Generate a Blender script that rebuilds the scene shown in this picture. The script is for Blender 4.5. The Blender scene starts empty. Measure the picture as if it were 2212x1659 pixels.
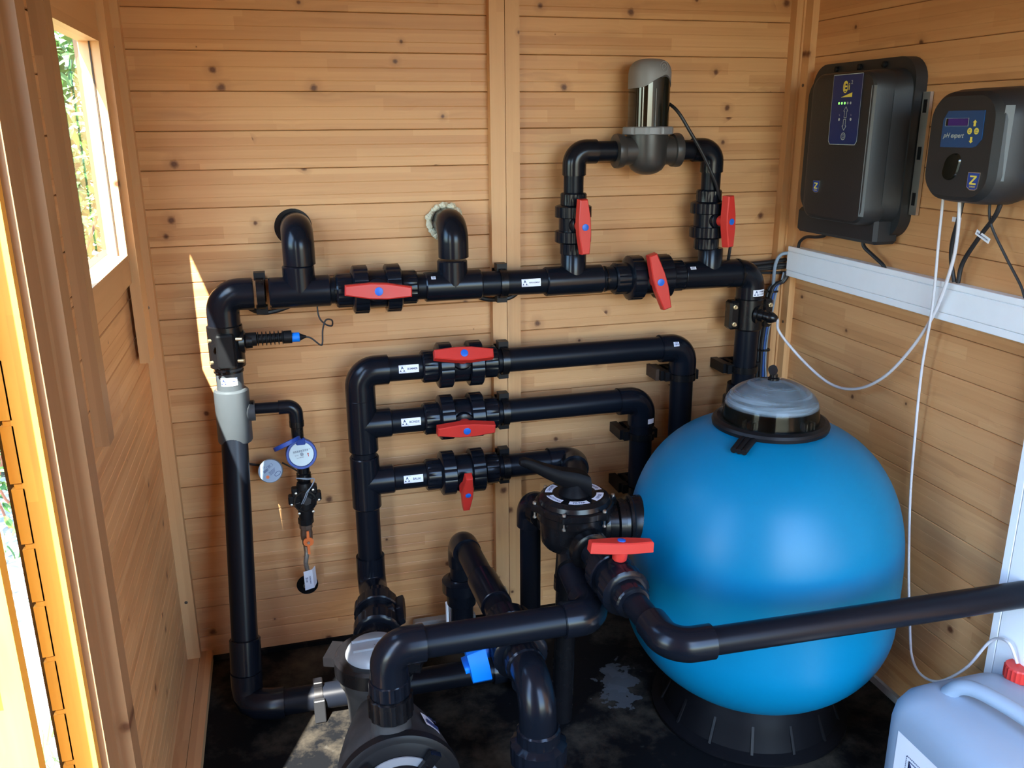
import bpy, bmesh, math, random
from mathutils import Vector, Matrix
random.seed(7)
C = bpy.context.scene
COL = C.collection
PI = math.pi
V = Vector

# ------------------------------------------------------------------ camera, sky, sun, exposure
F_PX, PITCH, ROLL, YAW = 1867.95, 0.2913, -0.0074, 0.2638
cd = bpy.data.cameras.new('camera'); cam = bpy.data.objects.new('camera', cd); COL.objects.link(cam)
fw = V((math.sin(YAW) * math.cos(PITCH), math.cos(YAW) * math.cos(PITCH), -math.sin(PITCH)))
rg = V((math.cos(YAW), -math.sin(YAW), 0)); up = rg.cross(fw)
rg2 = rg * math.cos(ROLL) + up * math.sin(ROLL); up2 = up * math.cos(ROLL) - rg * math.sin(ROLL)
m = Matrix((rg2, up2, -fw)).transposed().to_4x4(); m.translation = V((.4567, -2.1912, 1.3923))
cam.matrix_world = m
cd.sensor_width = 36; cd.lens = 36 * F_PX / 2212; cd.clip_start = .02
C.camera = cam
C.view_settings.view_transform = 'Standard'; C.view_settings.look = 'None'
C.view_settings.exposure = 0.5; C.view_settings.gamma = 1
C.view_settings.use_curve_mapping = False

w = bpy.data.worlds.new('sky'); C.world = w; w.use_nodes = True
nt = w.node_tree; bg = nt.nodes['Background']
sk = nt.nodes.new('ShaderNodeTexSky'); sk.sky_type = 'NISHITA'; sk.sun_disc = False
sk.sun_elevation = math.radians(53); sk.sun_rotation = math.radians(206); sk.air_density = 1.2
tint = nt.nodes.new('ShaderNodeMix'); tint.data_type = 'RGBA'; tint.blend_type = 'MULTIPLY'; tint.inputs[0].default_value = 1; tint.inputs[7].default_value = (.78, .93, 1.10, 1)
nt.links.new(sk.outputs[0], tint.inputs[6]); nt.links.new(tint.outputs[2], bg.inputs[0]); bg.inputs[1].default_value = 1.45

sd = bpy.data.lights.new('sun', 'SUN'); sun = bpy.data.objects.new('sun', sd); COL.objects.link(sun)
SUN_DIR = V((.45, 1, -1.40)).normalized()
sun.rotation_euler = SUN_DIR.to_track_quat('-Z', 'Y').to_euler(); sun.location = (-2, -4, 5)
sd.energy = 34; sd.angle = math.radians(.6); sd.color = (1, .96, .88)
C.cycles.use_denoising = True
C.cycles.max_bounces = 10; C.cycles.diffuse_bounces = 6; C.cycles.glossy_bounces = 4
C.cycles.transparent_max_bounces = 12; C.cycles.transmission_bounces = 8
C.cycles.caustics_reflective = False; C.cycles.caustics_refractive = False
C.cycles.sample_clamp_indirect = 6
pt = bpy.data.lights.new('doorway_portal', 'AREA'); po = bpy.data.objects.new('doorway_portal', pt); COL.objects.link(po)
pt.shape = 'RECTANGLE'; pt.size = .96; pt.size_y = 1.86; pt.cycles.is_portal = True
po.location = (1.34, -2.42, .93); po.rotation_euler = (math.radians(90), 0, 0)

p2_ = pt.copy(); p2_.size = .44; p2_.size_y = 1.60; po2 = bpy.data.objects.new('side_doorway_portal', p2_); COL.objects.link(po2)
po2.location = (.075, -1.22, .80); po2.rotation_euler = (math.radians(90), 0, math.radians(-90))

# ------------------------------------------------------------------ materials
def new_mat(name):
    m = bpy.data.materials.new(name); m.use_nodes = True
    return m, m.node_tree, m.node_tree.nodes['Principled BSDF']
def N(t, k, **kw):
    n = t.nodes.new(k)
    for a, b in kw.items(): setattr(n, a, b)
    return n
def srgb(r, g, b):
    f = lambda c: ((c / 255 + .055) / 1.055) ** 2.4 if c > 10 else c / 255 / 12.92
    return (f(r), f(g), f(b), 1)
def plain(name, col, rough=.5, metal=0, var=.12, scale=30, bump=0, rv=.1, coat=0, **kw):
    m, t, b = new_mat(name)
    tc = N(t, 'ShaderNodeTexCoord'); no = N(t, 'ShaderNodeTexNoise'); no.inputs['Scale'].default_value = scale
    no.inputs['Detail'].default_value = 4
    t.links.new(tc.outputs['Object'], no.inputs['Vector'])
    mx = N(t, 'ShaderNodeMix', data_type='RGBA')
    mx.inputs[6].default_value = tuple(c * (1 - var) for c in col[:3]) + (1,)
    mx.inputs[7].default_value = tuple(min(1, c * (1 + var)) for c in col[:3]) + (1,)
    t.links.new(no.outputs[0], mx.inputs[0]); t.links.new(mx.outputs[2], b.inputs['Base Color'])
    mr = N(t, 'ShaderNodeMapRange'); mr.inputs[3].default_value = max(.02, rough - rv); mr.inputs[4].default_value = min(1, rough + rv)
    t.links.new(no.outputs[0], mr.inputs[0]); t.links.new(mr.outputs[0], b.inputs['Roughness'])
    b.inputs['Metallic'].default_value = metal
    if coat: b.inputs['Coat Weight'].default_value = coat
    if bump:
        bp = N(t, 'ShaderNodeBump'); bp.inputs['Strength'].default_value = bump; bp.inputs['Distance'].default_value = .002
        t.links.new(no.outputs[0], bp.inputs['Height']); t.links.new(bp.outputs[0], b.inputs['Normal'])
    for k, v in kw.items(): b.inputs[k.replace('_', ' ')].default_value = v
    return m

def wood(name, c_light, c_dark, c_knot, strip=.029, axis='X', knots=True, rough=.45, seg=.42):
    """softwood with grain along AXIS of the piece, glued strips of their own tone, and knots"""
    m, t, b = new_mat(name)
    L = t.links.new
    tc = N(t, 'ShaderNodeTexCoord'); oi = N(t, 'ShaderNodeObjectInfo')
    sp = N(t, 'ShaderNodeSeparateXYZ'); L(tc.outputs['Object'], sp.inputs[0])
    o = {'X': (0, 1, 2), 'Y': (1, 0, 2), 'Z': (2, 0, 1), 'Z2': (2, 1, 0), 'Y2': (1, 2, 0)}[axis]
    # offset per piece
    off = N(t, 'ShaderNodeMath', operation='MULTIPLY'); L(oi.outputs['Random'], off.inputs[0]); off.inputs[1].default_value = 37.0
    lx = N(t, 'ShaderNodeMath', operation='ADD'); L(sp.outputs[o[0]], lx.inputs[0]); L(off.outputs[0], lx.inputs[1])
    cy = N(t, 'ShaderNodeMath', operation='ADD'); L(sp.outputs[o[2]], cy.inputs[0]); L(off.outputs[0], cy.inputs[1])
    cb = N(t, 'ShaderNodeCombineXYZ'); L(lx.outputs[0], cb.inputs[0]); L(sp.outputs[o[1]], cb.inputs[1]); L(cy.outputs[0], cb.inputs[2])
    # knots
    mk = N(t, 'ShaderNodeMapping'); mk.inputs['Scale'].default_value = (4.6, .2, 12); L(cb.outputs[0], mk.inputs[0])
    vo = N(t, 'ShaderNodeTexVoronoi'); vo.inputs['Scale'].default_value = 1; vo.inputs['Randomness'].default_value = 1
    L(mk.outputs[0], vo.inputs['Vector'])
    # distance in metres: undo the anisotropic scale
    df = N(t, 'ShaderNodeVectorMath', operation='SUBTRACT'); L(mk.outputs[0], df.inputs[0]); L(vo.outputs['Position'], df.inputs[1])
    ds = N(t, 'ShaderNodeVectorMath', operation='MULTIPLY'); L(df.outputs[0], ds.inputs[0]); ds.inputs[1].default_value = (1 / 4.6, 0, 1 / 12)
    dl = N(t, 'ShaderNodeVectorMath', operation='LENGTH'); L(ds.outputs[0], dl.inputs[0])
    sc = N(t, 'ShaderNodeSeparateColor'); L(vo.outputs['Color'], sc.inputs[0])
    # knot radius from random, most cells none
    kr = N(t, 'ShaderNodeMapRange'); L(sc.outputs[0], kr.inputs[0]); kr.inputs[1].default_value = .62 if knots else 2; kr.inputs[2].default_value = 1.0
    kr.inputs[3].default_value = 0.0001; kr.inputs[4].default_value = .0085 if knots else .0001
    rt = N(t, 'ShaderNodeMath', operation='DIVIDE'); L(dl.outputs[1], rt.inputs[0]); L(kr.outputs[0], rt.inputs[1])
    nz = N(t, 'ShaderNodeTexNoise'); nz.inputs['Scale'].default_value = 90; L(cb.outputs[0], nz.inputs['Vector'])
    rn = N(t, 'ShaderNodeMath', operation='MULTIPLY_ADD'); L(nz.outputs[0], rn.inputs[0]); rn.inputs[1].default_value = .9; L(rt.outputs[0], rn.inputs[2])
    kf = N(t, 'ShaderNodeMapRange'); L(rn.outputs[0], kf.inputs[0]); kf.inputs[1].default_value = 1.0; kf.inputs[2].default_value = 1.9; kf.inputs[3].default_value = 1; kf.inputs[4].default_value = 0
    halo = N(t, 'ShaderNodeMapRange'); L(rn.outputs[0], halo.inputs[0]); halo.inputs[1].default_value = 1.2; halo.inputs[2].default_value = 4.2; halo.inputs[3].default_value = .55; halo.inputs[4].default_value = 0
    # warp around knots
    wq = N(t, 'ShaderNodeMath', operation='MULTIPLY'); L(dl.outputs[1], wq.inputs[0]); wq.inputs[1].default_value = -55
    we = N(t, 'ShaderNodeMath', operation='EXPONENT'); L(wq.outputs[0], we.inputs[0])
    wm = N(t, 'ShaderNodeMath', operation='MULTIPLY'); L(we.outputs[0], wm.inputs[0]); wm.inputs[1].default_value = .012
    cz = N(t, 'ShaderNodeMath', operation='ADD'); L(cy.outputs[0], cz.inputs[0]); L(wm.outputs[0], cz.inputs[1])
    # grain
    gcb = N(t, 'ShaderNodeCombineXYZ')
    a1 = N(t, 'ShaderNodeMath', operation='MULTIPLY'); L(lx.outputs[0], a1.inputs[0]); a1.inputs[1].default_value = 1.6
    a2 = N(t, 'ShaderNodeMath', operation='MULTIPLY'); L(cz.outputs[0], a2.inputs[0]); a2.inputs[1].default_value = 75
    a3 = N(t, 'ShaderNodeMath', operation='MULTIPLY'); L(sp.outputs[o[1]], a3.inputs[0]); a3.inputs[1].default_value = 75
    L(a1.outputs[0], gcb.inputs[0]); L(a2.outputs[0], gcb.inputs[1]); L(a3.outputs[0], gcb.inputs[2])
    g = N(t, 'ShaderNodeTexNoise'); g.inputs['Scale'].default_value = 1; g.inputs['Detail'].default_value = 5; g.inputs['Roughness'].default_value = .6
    L(gcb.outputs[0], g.inputs['Vector'])
    # strip tone
    s1 = N(t, 'ShaderNodeMath', operation='DIVIDE'); L(sp.outputs[o[2]], s1.inputs[0]); s1.inputs[1].default_value = strip
    s2 = N(t, 'ShaderNodeMath', operation='FLOOR'); L(s1.outputs[0], s2.inputs[0])
    s3 = N(t, 'ShaderNodeMath', operation='DIVIDE'); L(lx.outputs[0], s3.inputs[0]); s3.inputs[1].default_value = seg
    w1 = N(t, 'ShaderNodeTexWhiteNoise', noise_dimensions='2D')
    cs = N(t, 'ShaderNodeCombineXYZ'); L(s2.outputs[0], cs.inputs[0]); L(off.outputs[0], cs.inputs[1]); L(cs.outputs[0], w1.inputs['Vector'])
    s4 = N(t, 'ShaderNodeMath', operation='ADD'); L(s3.outputs[0], s4.inputs[0]); L(w1.outputs[0], s4.inputs[1])
    s5 = N(t, 'ShaderNodeMath', operation='FLOOR'); L(s4.outputs[0], s5.inputs[0])
    cs2 = N(t, 'ShaderNodeCombineXYZ'); L(s5.outputs[0], cs2.inputs[0]); L(s2.outputs[0], cs2.inputs[1]); L(off.outputs[0], cs2.inputs[2])
    w2 = N(t, 'ShaderNodeTexWhiteNoise', noise_dimensions='3D'); L(cs2.outputs[0], w2.inputs['Vector'])
    mixf = N(t, 'ShaderNodeMath', operation='MULTIPLY_ADD'); L(g.outputs[0], mixf.inputs[0]); mixf.inputs[1].default_value = 1.0
    w3 = N(t, 'ShaderNodeMath', operation='MULTIPLY_ADD'); L(w2.outputs[0], w3.inputs[0]); w3.inputs[1].default_value = .75; w3.inputs[2].default_value = -.42
    L(w3.outputs[0], mixf.inputs[2])
    mx = N(t, 'ShaderNodeMix', data_type='RGBA'); mx.clamp_factor = True
    mx.inputs[6].default_value = c_light; mx.inputs[7].default_value = c_dark; L(mixf.outputs[0], mx.inputs[0])
    # resin streaks
    st = N(t, 'ShaderNodeTexNoise'); st.inputs['Scale'].default_value = 1; st.inputs['Detail'].default_value = 2
    sv = N(t, 'ShaderNodeCombineXYZ')
    b1 = N(t, 'ShaderNodeMath', operation='MULTIPLY'); L(lx.outputs[0], b1.inputs[0]); b1.inputs[1].default_value = 3.2
    b2 = N(t, 'ShaderNodeMath', operation='MULTIPLY'); L(cz.outputs[0], b2.inputs[0]); b2.inputs[1].default_value = 30
    L(b1.outputs[0], sv.inputs[0]); L(b2.outputs[0], sv.inputs[1]); L(sv.outputs[0], st.inputs['Vector'])
    sf = N(t, 'ShaderNodeMapRange'); L(st.outputs[0], sf.inputs[0]); sf.inputs[1].default_value = .6; sf.inputs[2].default_value = .78; sf.inputs[3].default_value = 0; sf.inputs[4].default_value = .5
    mxs = N(t, 'ShaderNodeMix', data_type='RGBA'); L(sf.outputs[0], mxs.inputs[0]); L(mx.outputs[2], mxs.inputs[6])
    mxs.inputs[7].default_value = tuple(.55 * a + .45 * k for a, k in zip(c_dark[:3], c_knot[:3])) + (1,)
    mh = N(t, 'ShaderNodeMix', data_type='RGBA'); L(halo.outputs[0], mh.inputs[0]); L(mxs.outputs[2], mh.inputs[6])
    mh.inputs[7].default_value = tuple(.6 * a + .4 * k for a, k in zip(c_dark[:3], c_knot[:3])) + (1,)
    m2 = N(t, 'ShaderNodeMix', data_type='RGBA'); L(kf.outputs[0], m2.inputs[0]); L(mh.outputs[2], m2.inputs[6]); m2.inputs[7].default_value = c_knot
    L(m2.outputs[2], b.inputs['Base Color'])
    b.inputs['Roughness'].default_value = rough
    b.inputs['Specular IOR Level'].default_value = .4
    bp = N(t, 'ShaderNodeBump'); bp.inputs['Strength'].default_value = .12; bp.inputs['Distance'].default_value = .001
    L(g.outputs[0], bp.inputs['Height']); L(bp.outputs[0], b.inputs['Normal'])
    return m

M = {}
WL, WD, WK = (.64, .345, .150, 1), (.50, .235, .090, 1), (.12, .042, .016, 1)
M['plank'] = wood('spruce_plank', WL, WD, WK, axis='X')
M['plank_side'] = wood('spruce_plank_side', WL, WD, WK, axis='Y')
M['post'] = wood('spruce_batten', (.66, .37, .165, 1), (.54, .28, .115, 1), WK, axis='Z2', strip=.2, seg=3)
M['post_shade_brown'] = wood('shade_brown_batten', (.40, .215, .10, 1), (.30, .15, .065, 1), WK, axis='Z2', strip=.2, seg=3)  # brown timber, darkened further to carry the shade on the left battens
M['post_y'] = wood('spruce_rail', (.66, .37, .165, 1), (.54, .28, .115, 1), WK, axis='Y2', strip=.2, seg=3, knots=False)
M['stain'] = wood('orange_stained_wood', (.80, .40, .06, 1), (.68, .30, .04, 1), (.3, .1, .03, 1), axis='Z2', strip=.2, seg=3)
M['dark_gap'] = plain('shadow_gap_wood', (.06, .035, .02), .9)
M['pvc'] = plain('dark_grey_pvc', (.0050, .0065, .0105), .32, var=.10, scale=14, rv=.05, bump=.02, Specular_IOR_Level=.14)
M['pvc2'] = plain('dark_grey_pvc_fitting', (.0055, .007, .011), .22, var=.08, scale=18, rv=.04, Specular_IOR_Level=.24)
M['pvc_grey'] = plain('grey_pvc', (.055, .062, .070), .34, var=.08, rv=.05, Specular_IOR_Level=.3)
M['lever'] = plain('matt_black_plastic', (.004, .004, .005), .5, var=.2, Specular_IOR_Level=.08)
M['dusty'] = plain('dusty_black_plastic', (.045, .045, .045), .6, var=.85, scale=22, bump=.15, Specular_IOR_Level=.2)
M['black'] = plain('black_plastic', (.007, .007, .008), .42, var=.2, rv=.1, Specular_IOR_Level=.2)
M['gloss_black'] = plain('glossy_black_plastic', (.005, .005, .006), .26, var=.2, rv=.08, Specular_IOR_Level=.35)
M['charcoal'] = plain('charcoal_plastic', (.0125, .0135, .0155), .5, var=.08, scale=300, bump=.1, rv=.05)
M['charcoal_highlight'] = plain('charcoal_edge_highlight', (.16, .18, .19), .38, var=.05, rv=.05)  # paler charcoal: the boxes' edge highlight put into colour
M['red'] = plain('red_plastic', (.58, .032, .022), .42, var=.06, rv=.08)
M['blue_button'] = plain('blue_plastic_button', (.01, .12, .55), .4, var=.05)
M['blue'] = plain('bright_blue_plastic', (.0, .20, .80), .4, var=.08)
M['navy'] = plain('navy_blue_plastic', (.015, .055, .30), .42, var=.15)
M['tank'] = plain('blue_fibreglass_gelcoat', (.0, .155, .30), .38, var=.10, scale=6, rv=.05, bump=.0, Specular_IOR_Level=.28)
M['white'] = plain('white_pvc_trunking', (.84, .87, .90), .5, var=.03)
M['sticker'] = plain('white_sticker_paper', (.80, .82, .88), .45, var=.03)
M['ink'] = plain('navy_print_ink', (.02, .035, .12), .5)
M['steel'] = plain('zinc_plated_steel', (.62, .60, .56), .35, metal=1, var=.1)
M['brass'] = plain('brass_bolt_head', (.62, .50, .30), .38, metal=.8, var=.2, scale=200)
M['bronze'] = plain('dark_bronze', (.13, .085, .06), .5, metal=.5, var=.3, scale=60)
M['orange'] = plain('orange_plastic', (.72, .17, .04), .4, var=.1)
M['clear'] = plain('clear_polycarbonate', (.93, .96, .98), .03, var=.0, Transmission_Weight=1.0, IOR=1.25)
M['lid_clear'] = plain('whitish_clear_lid', (.50, .56, .62), .18, var=.15, rv=.05, Transmission_Weight=.45, IOR=1.3)  # clear lid with a translucent grey-white base
M['smoked'] = plain('smoked_acrylic', (.010, .009, .006), .08, var=.1, rv=.02, Specular_IOR_Level=.55)
M['grey_plastic'] = plain('mid_grey_plastic', (.21, .215, .225), .45, var=.05)
M['cell'] = plain('charcoal_cell_body', (.034, .031, .029), .36, var=.08)
M['panel'] = plain('navy_control_foil', (.006, .022, .115), .4, var=.05)
M['panel_blue'] = plain('blue_control_foil', (.006, .055, .17), .4, var=.05)
M['yellow'] = plain('yellow_print', (.80, .68, .10), .5, var=.05)
M['pale'] = plain('pale_line_print', (.40, .47, .45), .5, var=.05)
M['lcd'] = plain('violet_display', (.035, .012, .16), .2, var=.2)
M['tube'] = plain('translucent_tube', (.58, .56, .58), .3, var=.05)
M['cable'] = plain('black_cable_sheath', (.010, .010, .012), .5)
M['cable_grey'] = plain('grey_cable_sheath', (.22, .27, .33), .5)
M['cable_blue'] = plain('blue_cable_sheath', (.02, .08, .28), .5)
M['foam'] = plain('cream_foam', (.62, .56, .40), .95, var=.35, scale=160, bump=1)
M['hdpe'] = plain('milky_white_plastic', (.27, .35, .45), .42, var=.03, Subsurface_Weight=.0)
M['braid'] = plain('braided_steel', (.40, .40, .38), .35, metal=.8, var=.6, scale=500, bump=.6)
M['concrete'] = plain('grey_concrete', (.30, .29, .27), .9, var=.25, scale=25, bump=.4)
M['gravel'] = plain('pale_gravel', (.50, .47, .42), .95, var=.45, scale=30, bump=1)
M['earth'] = plain('dark_grassy_earth', (.045, .055, .035), .95, var=.5, scale=12, bump=1)
M['skin_leaf'] = plain('green_leaf', (.045, .13, .018), .5, var=.5, scale=9)
M['skin_leaf2'] = plain('bright_green_leaf', (.09, .20, .03), .5, var=.4, scale=9)
M['stem'] = plain('reddish_stem', (.26, .10, .06), .7)
M['roof'] = plain('roof_wood', (.42, .26, .12), .8)
M['led'] = None
mm, t, b = new_mat('lit_green_led'); b.inputs['Emission Color'].default_value = (.25, 1, .15, 1); b.inputs['Emission Strength'].default_value = 1.2
b.inputs['Base Color'].default_value = (.1, .5, .05, 1); M['led'] = mm
# dome: misted acrylic
mm, t, b = new_mat('misted_acrylic'); b.inputs['Roughness'].default_value = .06
tc = N(t, 'ShaderNodeTexCoord'); sp = N(t, 'ShaderNodeSeparateXYZ'); t.links.new(tc.outputs['Object'], sp.inputs[0])
no = N(t, 'ShaderNodeTexNoise'); no.inputs['Scale'].default_value = 9; t.links.new(tc.outputs['Object'], no.inputs[0])
mp = N(t, 'ShaderNodeMapping'); mp.inputs['Scale'].default_value = (6, 6, 130); t.links.new(tc.outputs['Object'], mp.inputs[0])
n2 = N(t, 'ShaderNodeTexNoise'); n2.inputs['Scale'].default_value = 1; t.links.new(mp.outputs[0], n2.inputs[0])
mr = N(t, 'ShaderNodeMapRange'); mr.inputs[1].default_value = .035; mr.inputs[2].default_value = .042; t.links.new(sp.outputs[2], mr.inputs[0])
mu = N(t, 'ShaderNodeMath', operation='MULTIPLY'); t.links.new(mr.outputs[0], mu.inputs[0])
ad = N(t, 'ShaderNodeMapRange'); ad.inputs[1].default_value = .3; ad.inputs[2].default_value = .7; ad.inputs[3].default_value = .12; ad.inputs[4].default_value = .50
t.links.new(n2.outputs[0], ad.inputs[0]); t.links.new(ad.outputs[0], mu.inputs[1])
mx = N(t, 'ShaderNodeMix', data_type='RGBA'); mx.inputs[6].default_value = (.60, .72, .80, 1); mx.inputs[7].default_value = (.16, .26, .34, 1)
t.links.new(no.outputs[0], mx.inputs[0]); t.links.new(mx.outputs[2], b.inputs['Base Color'])
inv = N(t, 'ShaderNodeMath', operation='SUBTRACT'); inv.inputs[0].default_value = 1; t.links.new(mu.outputs[0], inv.inputs[1])
t.links.new(inv.outputs[0], b.inputs['Transmission Weight']); b.inputs['IOR'].default_value = 1.2
M['dome'] = mm
# floor: black membrane with dust, dirt and a few paint splashes
mm, t, b = new_mat('black_membrane'); L = t.links.new
tc = N(t, 'ShaderNodeTexCoord'); n1 = N(t, 'ShaderNodeTexNoise'); n1.inputs['Scale'].default_value = 3.2; n1.inputs['Detail'].default_value = 8; n1.inputs['Roughness'].default_value = .7
L(tc.outputs['Object'], n1.inputs[0])
mr = N(t, 'ShaderNodeMapRange'); mr.inputs[1].default_value = .50; mr.inputs[2].default_value = .78; L(n1.outputs[0], mr.inputs[0])
mx = N(t, 'ShaderNodeMix', data_type='RGBA'); mx.inputs[6].default_value = (.0025, .003, .004, 1); mx.inputs[7].default_value = (.085, .072, .052, 1); L(mr.outputs[0], mx.inputs[0])
n2 = N(t, 'ShaderNodeTexNoise'); n2.inputs['Scale'].default_value = 26; n2.inputs['Detail'].default_value = 6; L(tc.outputs['Object'], n2.inputs[0])
m2 = N(t, 'ShaderNodeMapRange'); m2.inputs[1].default_value = .66; m2.inputs[2].default_value = .74; m2.inputs[4].default_value = .4; L(n2.outputs[0], m2.inputs[0])
mx2 = N(t, 'ShaderNodeMix', data_type='RGBA'); L(m2.outputs[0], mx2.inputs[0]); L(mx.outputs[2], mx2.inputs[6]); mx2.inputs[7].default_value = (.07, .065, .055, 1)
prev = mx2.outputs[2]
for (sx, sy, sr) in ((1.225, -.385, .05), (1.20, -.45, .045), (1.245, -.345, .03), (.90, -.62, .02)):
    vd = N(t, 'ShaderNodeVectorMath', operation='DISTANCE'); L(tc.outputs['Object'], vd.inputs[0]); vd.inputs[1].default_value = (sx, sy, 0)
    ma = N(t, 'ShaderNodeMath', operation='MULTIPLY_ADD'); L(n2.outputs[0], ma.inputs[0]); ma.inputs[1].default_value = -.16; L(vd.outputs[1], ma.inputs[2])
    m3 = N(t, 'ShaderNodeMapRange'); L(ma.outputs[0], m3.inputs[0]); m3.inputs[1].default_value = sr - .085; m3.inputs[2].default_value = sr - .082; m3.inputs[3].default_value = .8; m3.inputs[4].default_value = 0
    m4 = N(t, 'ShaderNodeMix', data_type='RGBA'); L(m3.outputs[0], m4.inputs[0]); L(prev, m4.inputs[6]); m4.inputs[7].default_value = (.075, .082, .09, 1); prev = m4.outputs[2]
L(prev, b.inputs['Base Color']); b.inputs['Roughness'].default_value = .65; b.inputs['Specular IOR Level'].default_value = .13
bp = N(t, 'ShaderNodeBump'); bp.inputs['Strength'].default_value = .5; bp.inputs['Distance'].default_value = .004; L(n1.outputs[0], bp.inputs['Height']); L(bp.outputs[0], b.inputs['Normal'])
M['floor'] = mm

# ------------------------------------------------------------------ geometry helpers
class MB:
    def __init__(s): s.v = []; s.f = []
    def add(s, vs, fs):
        o = len(s.v); s.v += [V(x) for x in vs]; s.f += [tuple(i + o for i in f) for f in fs]; return s
    def box(s, a, b, bev=0):
        x0, y0, z0 = (min(a[i], b[i]) for i in range(3)); x1, y1, z1 = (max(a[i], b[i]) for i in range(3))
        if not bev:
            return s.add([(x0, y0, z0), (x1, y0, z0), (x1, y1, z0), (x0, y1, z0), (x0, y0, z1), (x1, y0, z1), (x1, y1, z1), (x0, y1, z1)],
                         [(0, 3, 2, 1), (4, 5, 6, 7), (0, 1, 5, 4), (1, 2, 6, 5), (2, 3, 7, 6), (3, 0, 4, 7)])
        e = bev; vs = []
        for x, sx in ((x0, 1), (x1, -1)):
            for y, sy in ((y0, 1), (y1, -1)):
                for z, sz in ((z0, 1), (z1, -1)):
                    vs += [(x, y + sy * e, z + sz * e), (x + sx * e, y, z + sz * e), (x + sx * e, y + sy * e, z)]
        I = lambda i, j, k, a: (i * 4 + j * 2 + k) * 3 + a
        fs = []
        for i in (0, 1): fs.append([I(i, 0, 0, 0), I(i, 1, 0, 0), I(i, 1, 1, 0), I(i, 0, 1, 0)][::1 if i else -1])
        for j in (0, 1): fs.append([I(0, j, 0, 1), I(1, j, 0, 1), I(1, j, 1, 1), I(0, j, 1, 1)][::-1 if j else 1])
        for k in (0, 1): fs.append([I(0, 0, k, 2), I(1, 0, k, 2), I(1, 1, k, 2), I(0, 1, k, 2)][::1 if k else -1])
        for j in (0, 1):
            for k in (0, 1): fs.append([I(0, j, k, 1), I(1, j, k, 1), I(1, j, k, 2), I(0, j, k, 2)][::1 if (j ^ k) == 0 else -1])
        for i in (0, 1):
            for k in (0, 1): fs.append([I(i, 0, k, 0), I(i, 1, k, 0), I(i, 1, k, 2), I(i, 0, k, 2)][::-1 if (i ^ k) == 0 else 1])
        for i in (0, 1):
            for j in (0, 1): fs.append([I(i, j, 0, 0), I(i, j, 1, 0), I(i, j, 1, 1), I(i, j, 0, 1)][::1 if (i ^ j) == 0 else -1])
        for i in (0, 1):
            for j in (0, 1):
                for k in (0, 1): fs.append([I(i, j, k, 0), I(i, j, k, 1), I(i, j, k, 2)][::1 if (i + j + k) % 2 else -1])
        return s.add(vs, fs)
    def lathe(s, p, d, prof, seg=32, mod=None, cap=True):
        p = V(p); d = V(d).normalized()
        a = d.orthogonal().normalized() if abs(d.z) < .9 else V((1, 0, 0)); a = (a - d * a.dot(d)).normalized(); b = d.cross(a)
        vs = []; fs = []
        for i, pr in enumerate(prof):
            t_, r = pr[0], pr[1]; flag = len(pr) > 2 and pr[2]
            for k in range(seg):
                th = 2 * PI * k / seg; rr = r * (mod(th) if (mod and flag) else 1)
                vs.append(p + d * t_ + (a * math.cos(th) + b * math.sin(th)) * rr)
        for i in range(len(prof) - 1):
            for k in range(seg):
                k2 = (k + 1) % seg; fs.append((i * seg + k, i * seg + k2, (i + 1) * seg + k2, (i + 1) * seg + k))
        if cap:
            fs.append(tuple(range(seg))[::-1]); n = (len(prof) - 1) * seg; fs.append(tuple(range(n, n + seg)))
        return s.add(vs, fs)
    def cyl(s, p, q, r, seg=32, r2=None, bev=0):
        p = V(p); q = V(q); L_ = (q - p).length; r2 = r if r2 is None else r2
        pr = [(0, r), (L_, r2)] if not bev else [(0, r - bev), (bev, r), (L_ - bev, r2), (L_, r2 - bev)]
        return s.lathe(p, q - p, pr, seg)
    def sweep(s, pts, r, seg=24, cap=True, rad=None):
        pts = [V(x) for x in pts]; n = len(pts)
        tg = [(pts[min(i + 1, n - 1)] - pts[max(i - 1, 0)]).normalized() for i in range(n)]
        a = tg[0].orthogonal().normalized(); vs = []; fs = []
        for i in range(n):
            a = (a - tg[i] * a.dot(tg[i])).normalized(); b = tg[i].cross(a); rr = rad[i] if rad else r
            for k in range(seg):
                th = 2 * PI * k / seg; vs.append(pts[i] + (a * math.cos(th) + b * math.sin(th)) * rr)
        for i in range(n - 1):
            for k in range(seg):
                k2 = (k + 1) % seg; fs.append((i * seg + k, i * seg + k2, (i + 1) * seg + k2, (i + 1) * seg + k))
        if cap: fs.append(tuple(range(seg))[::-1]); fs.append(tuple(range((n - 1) * seg, n * seg)))
        return s.add(vs, fs)
    def prism(s, poly, o, u, v, h, taper=0):
        """polygon (2d list) in the plane o,u,v, pushed h along u x v"""
        o, u, v = V(o), V(u), V(v); n = u.cross(v).normalized(); k = len(poly)
        cx = sum(p[0] for p in poly) / k; cy = sum(p[1] for p in poly) / k
        vs = [o + u * x + v * y for x, y in poly]
        vs += [o + u * (cx + (x - cx) * (1 - taper)) + v * (cy + (y - cy) * (1 - taper)) + n * h for x, y in poly]
        return s.add(vs, [tuple(range(k))[::-1], tuple(range(k, 2 * k))] + [(i, (i + 1) % k, k + (i + 1) % k, k + i) for i in range(k)])
    def mesh(s, name, mat, smooth=True, loc=V((0, 0, 0)), ang=35):
        me = bpy.data.meshes.new(name); me.from_pydata([tuple(x - loc) for x in s.v], [], s.f)
        b_ = bmesh.new(); b_.from_mesh(me); bmesh.ops.recalc_face_normals(b_, faces=b_.faces); b_.to_mesh(me); b_.free(); me.update()
        if isinstance(mat, str): mat = M[mat]
        me.materials.append(mat)
        if smooth:
            me.shade_smooth(); me.set_sharp_from_angle(angle=math.radians(ang))
        return me

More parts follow.
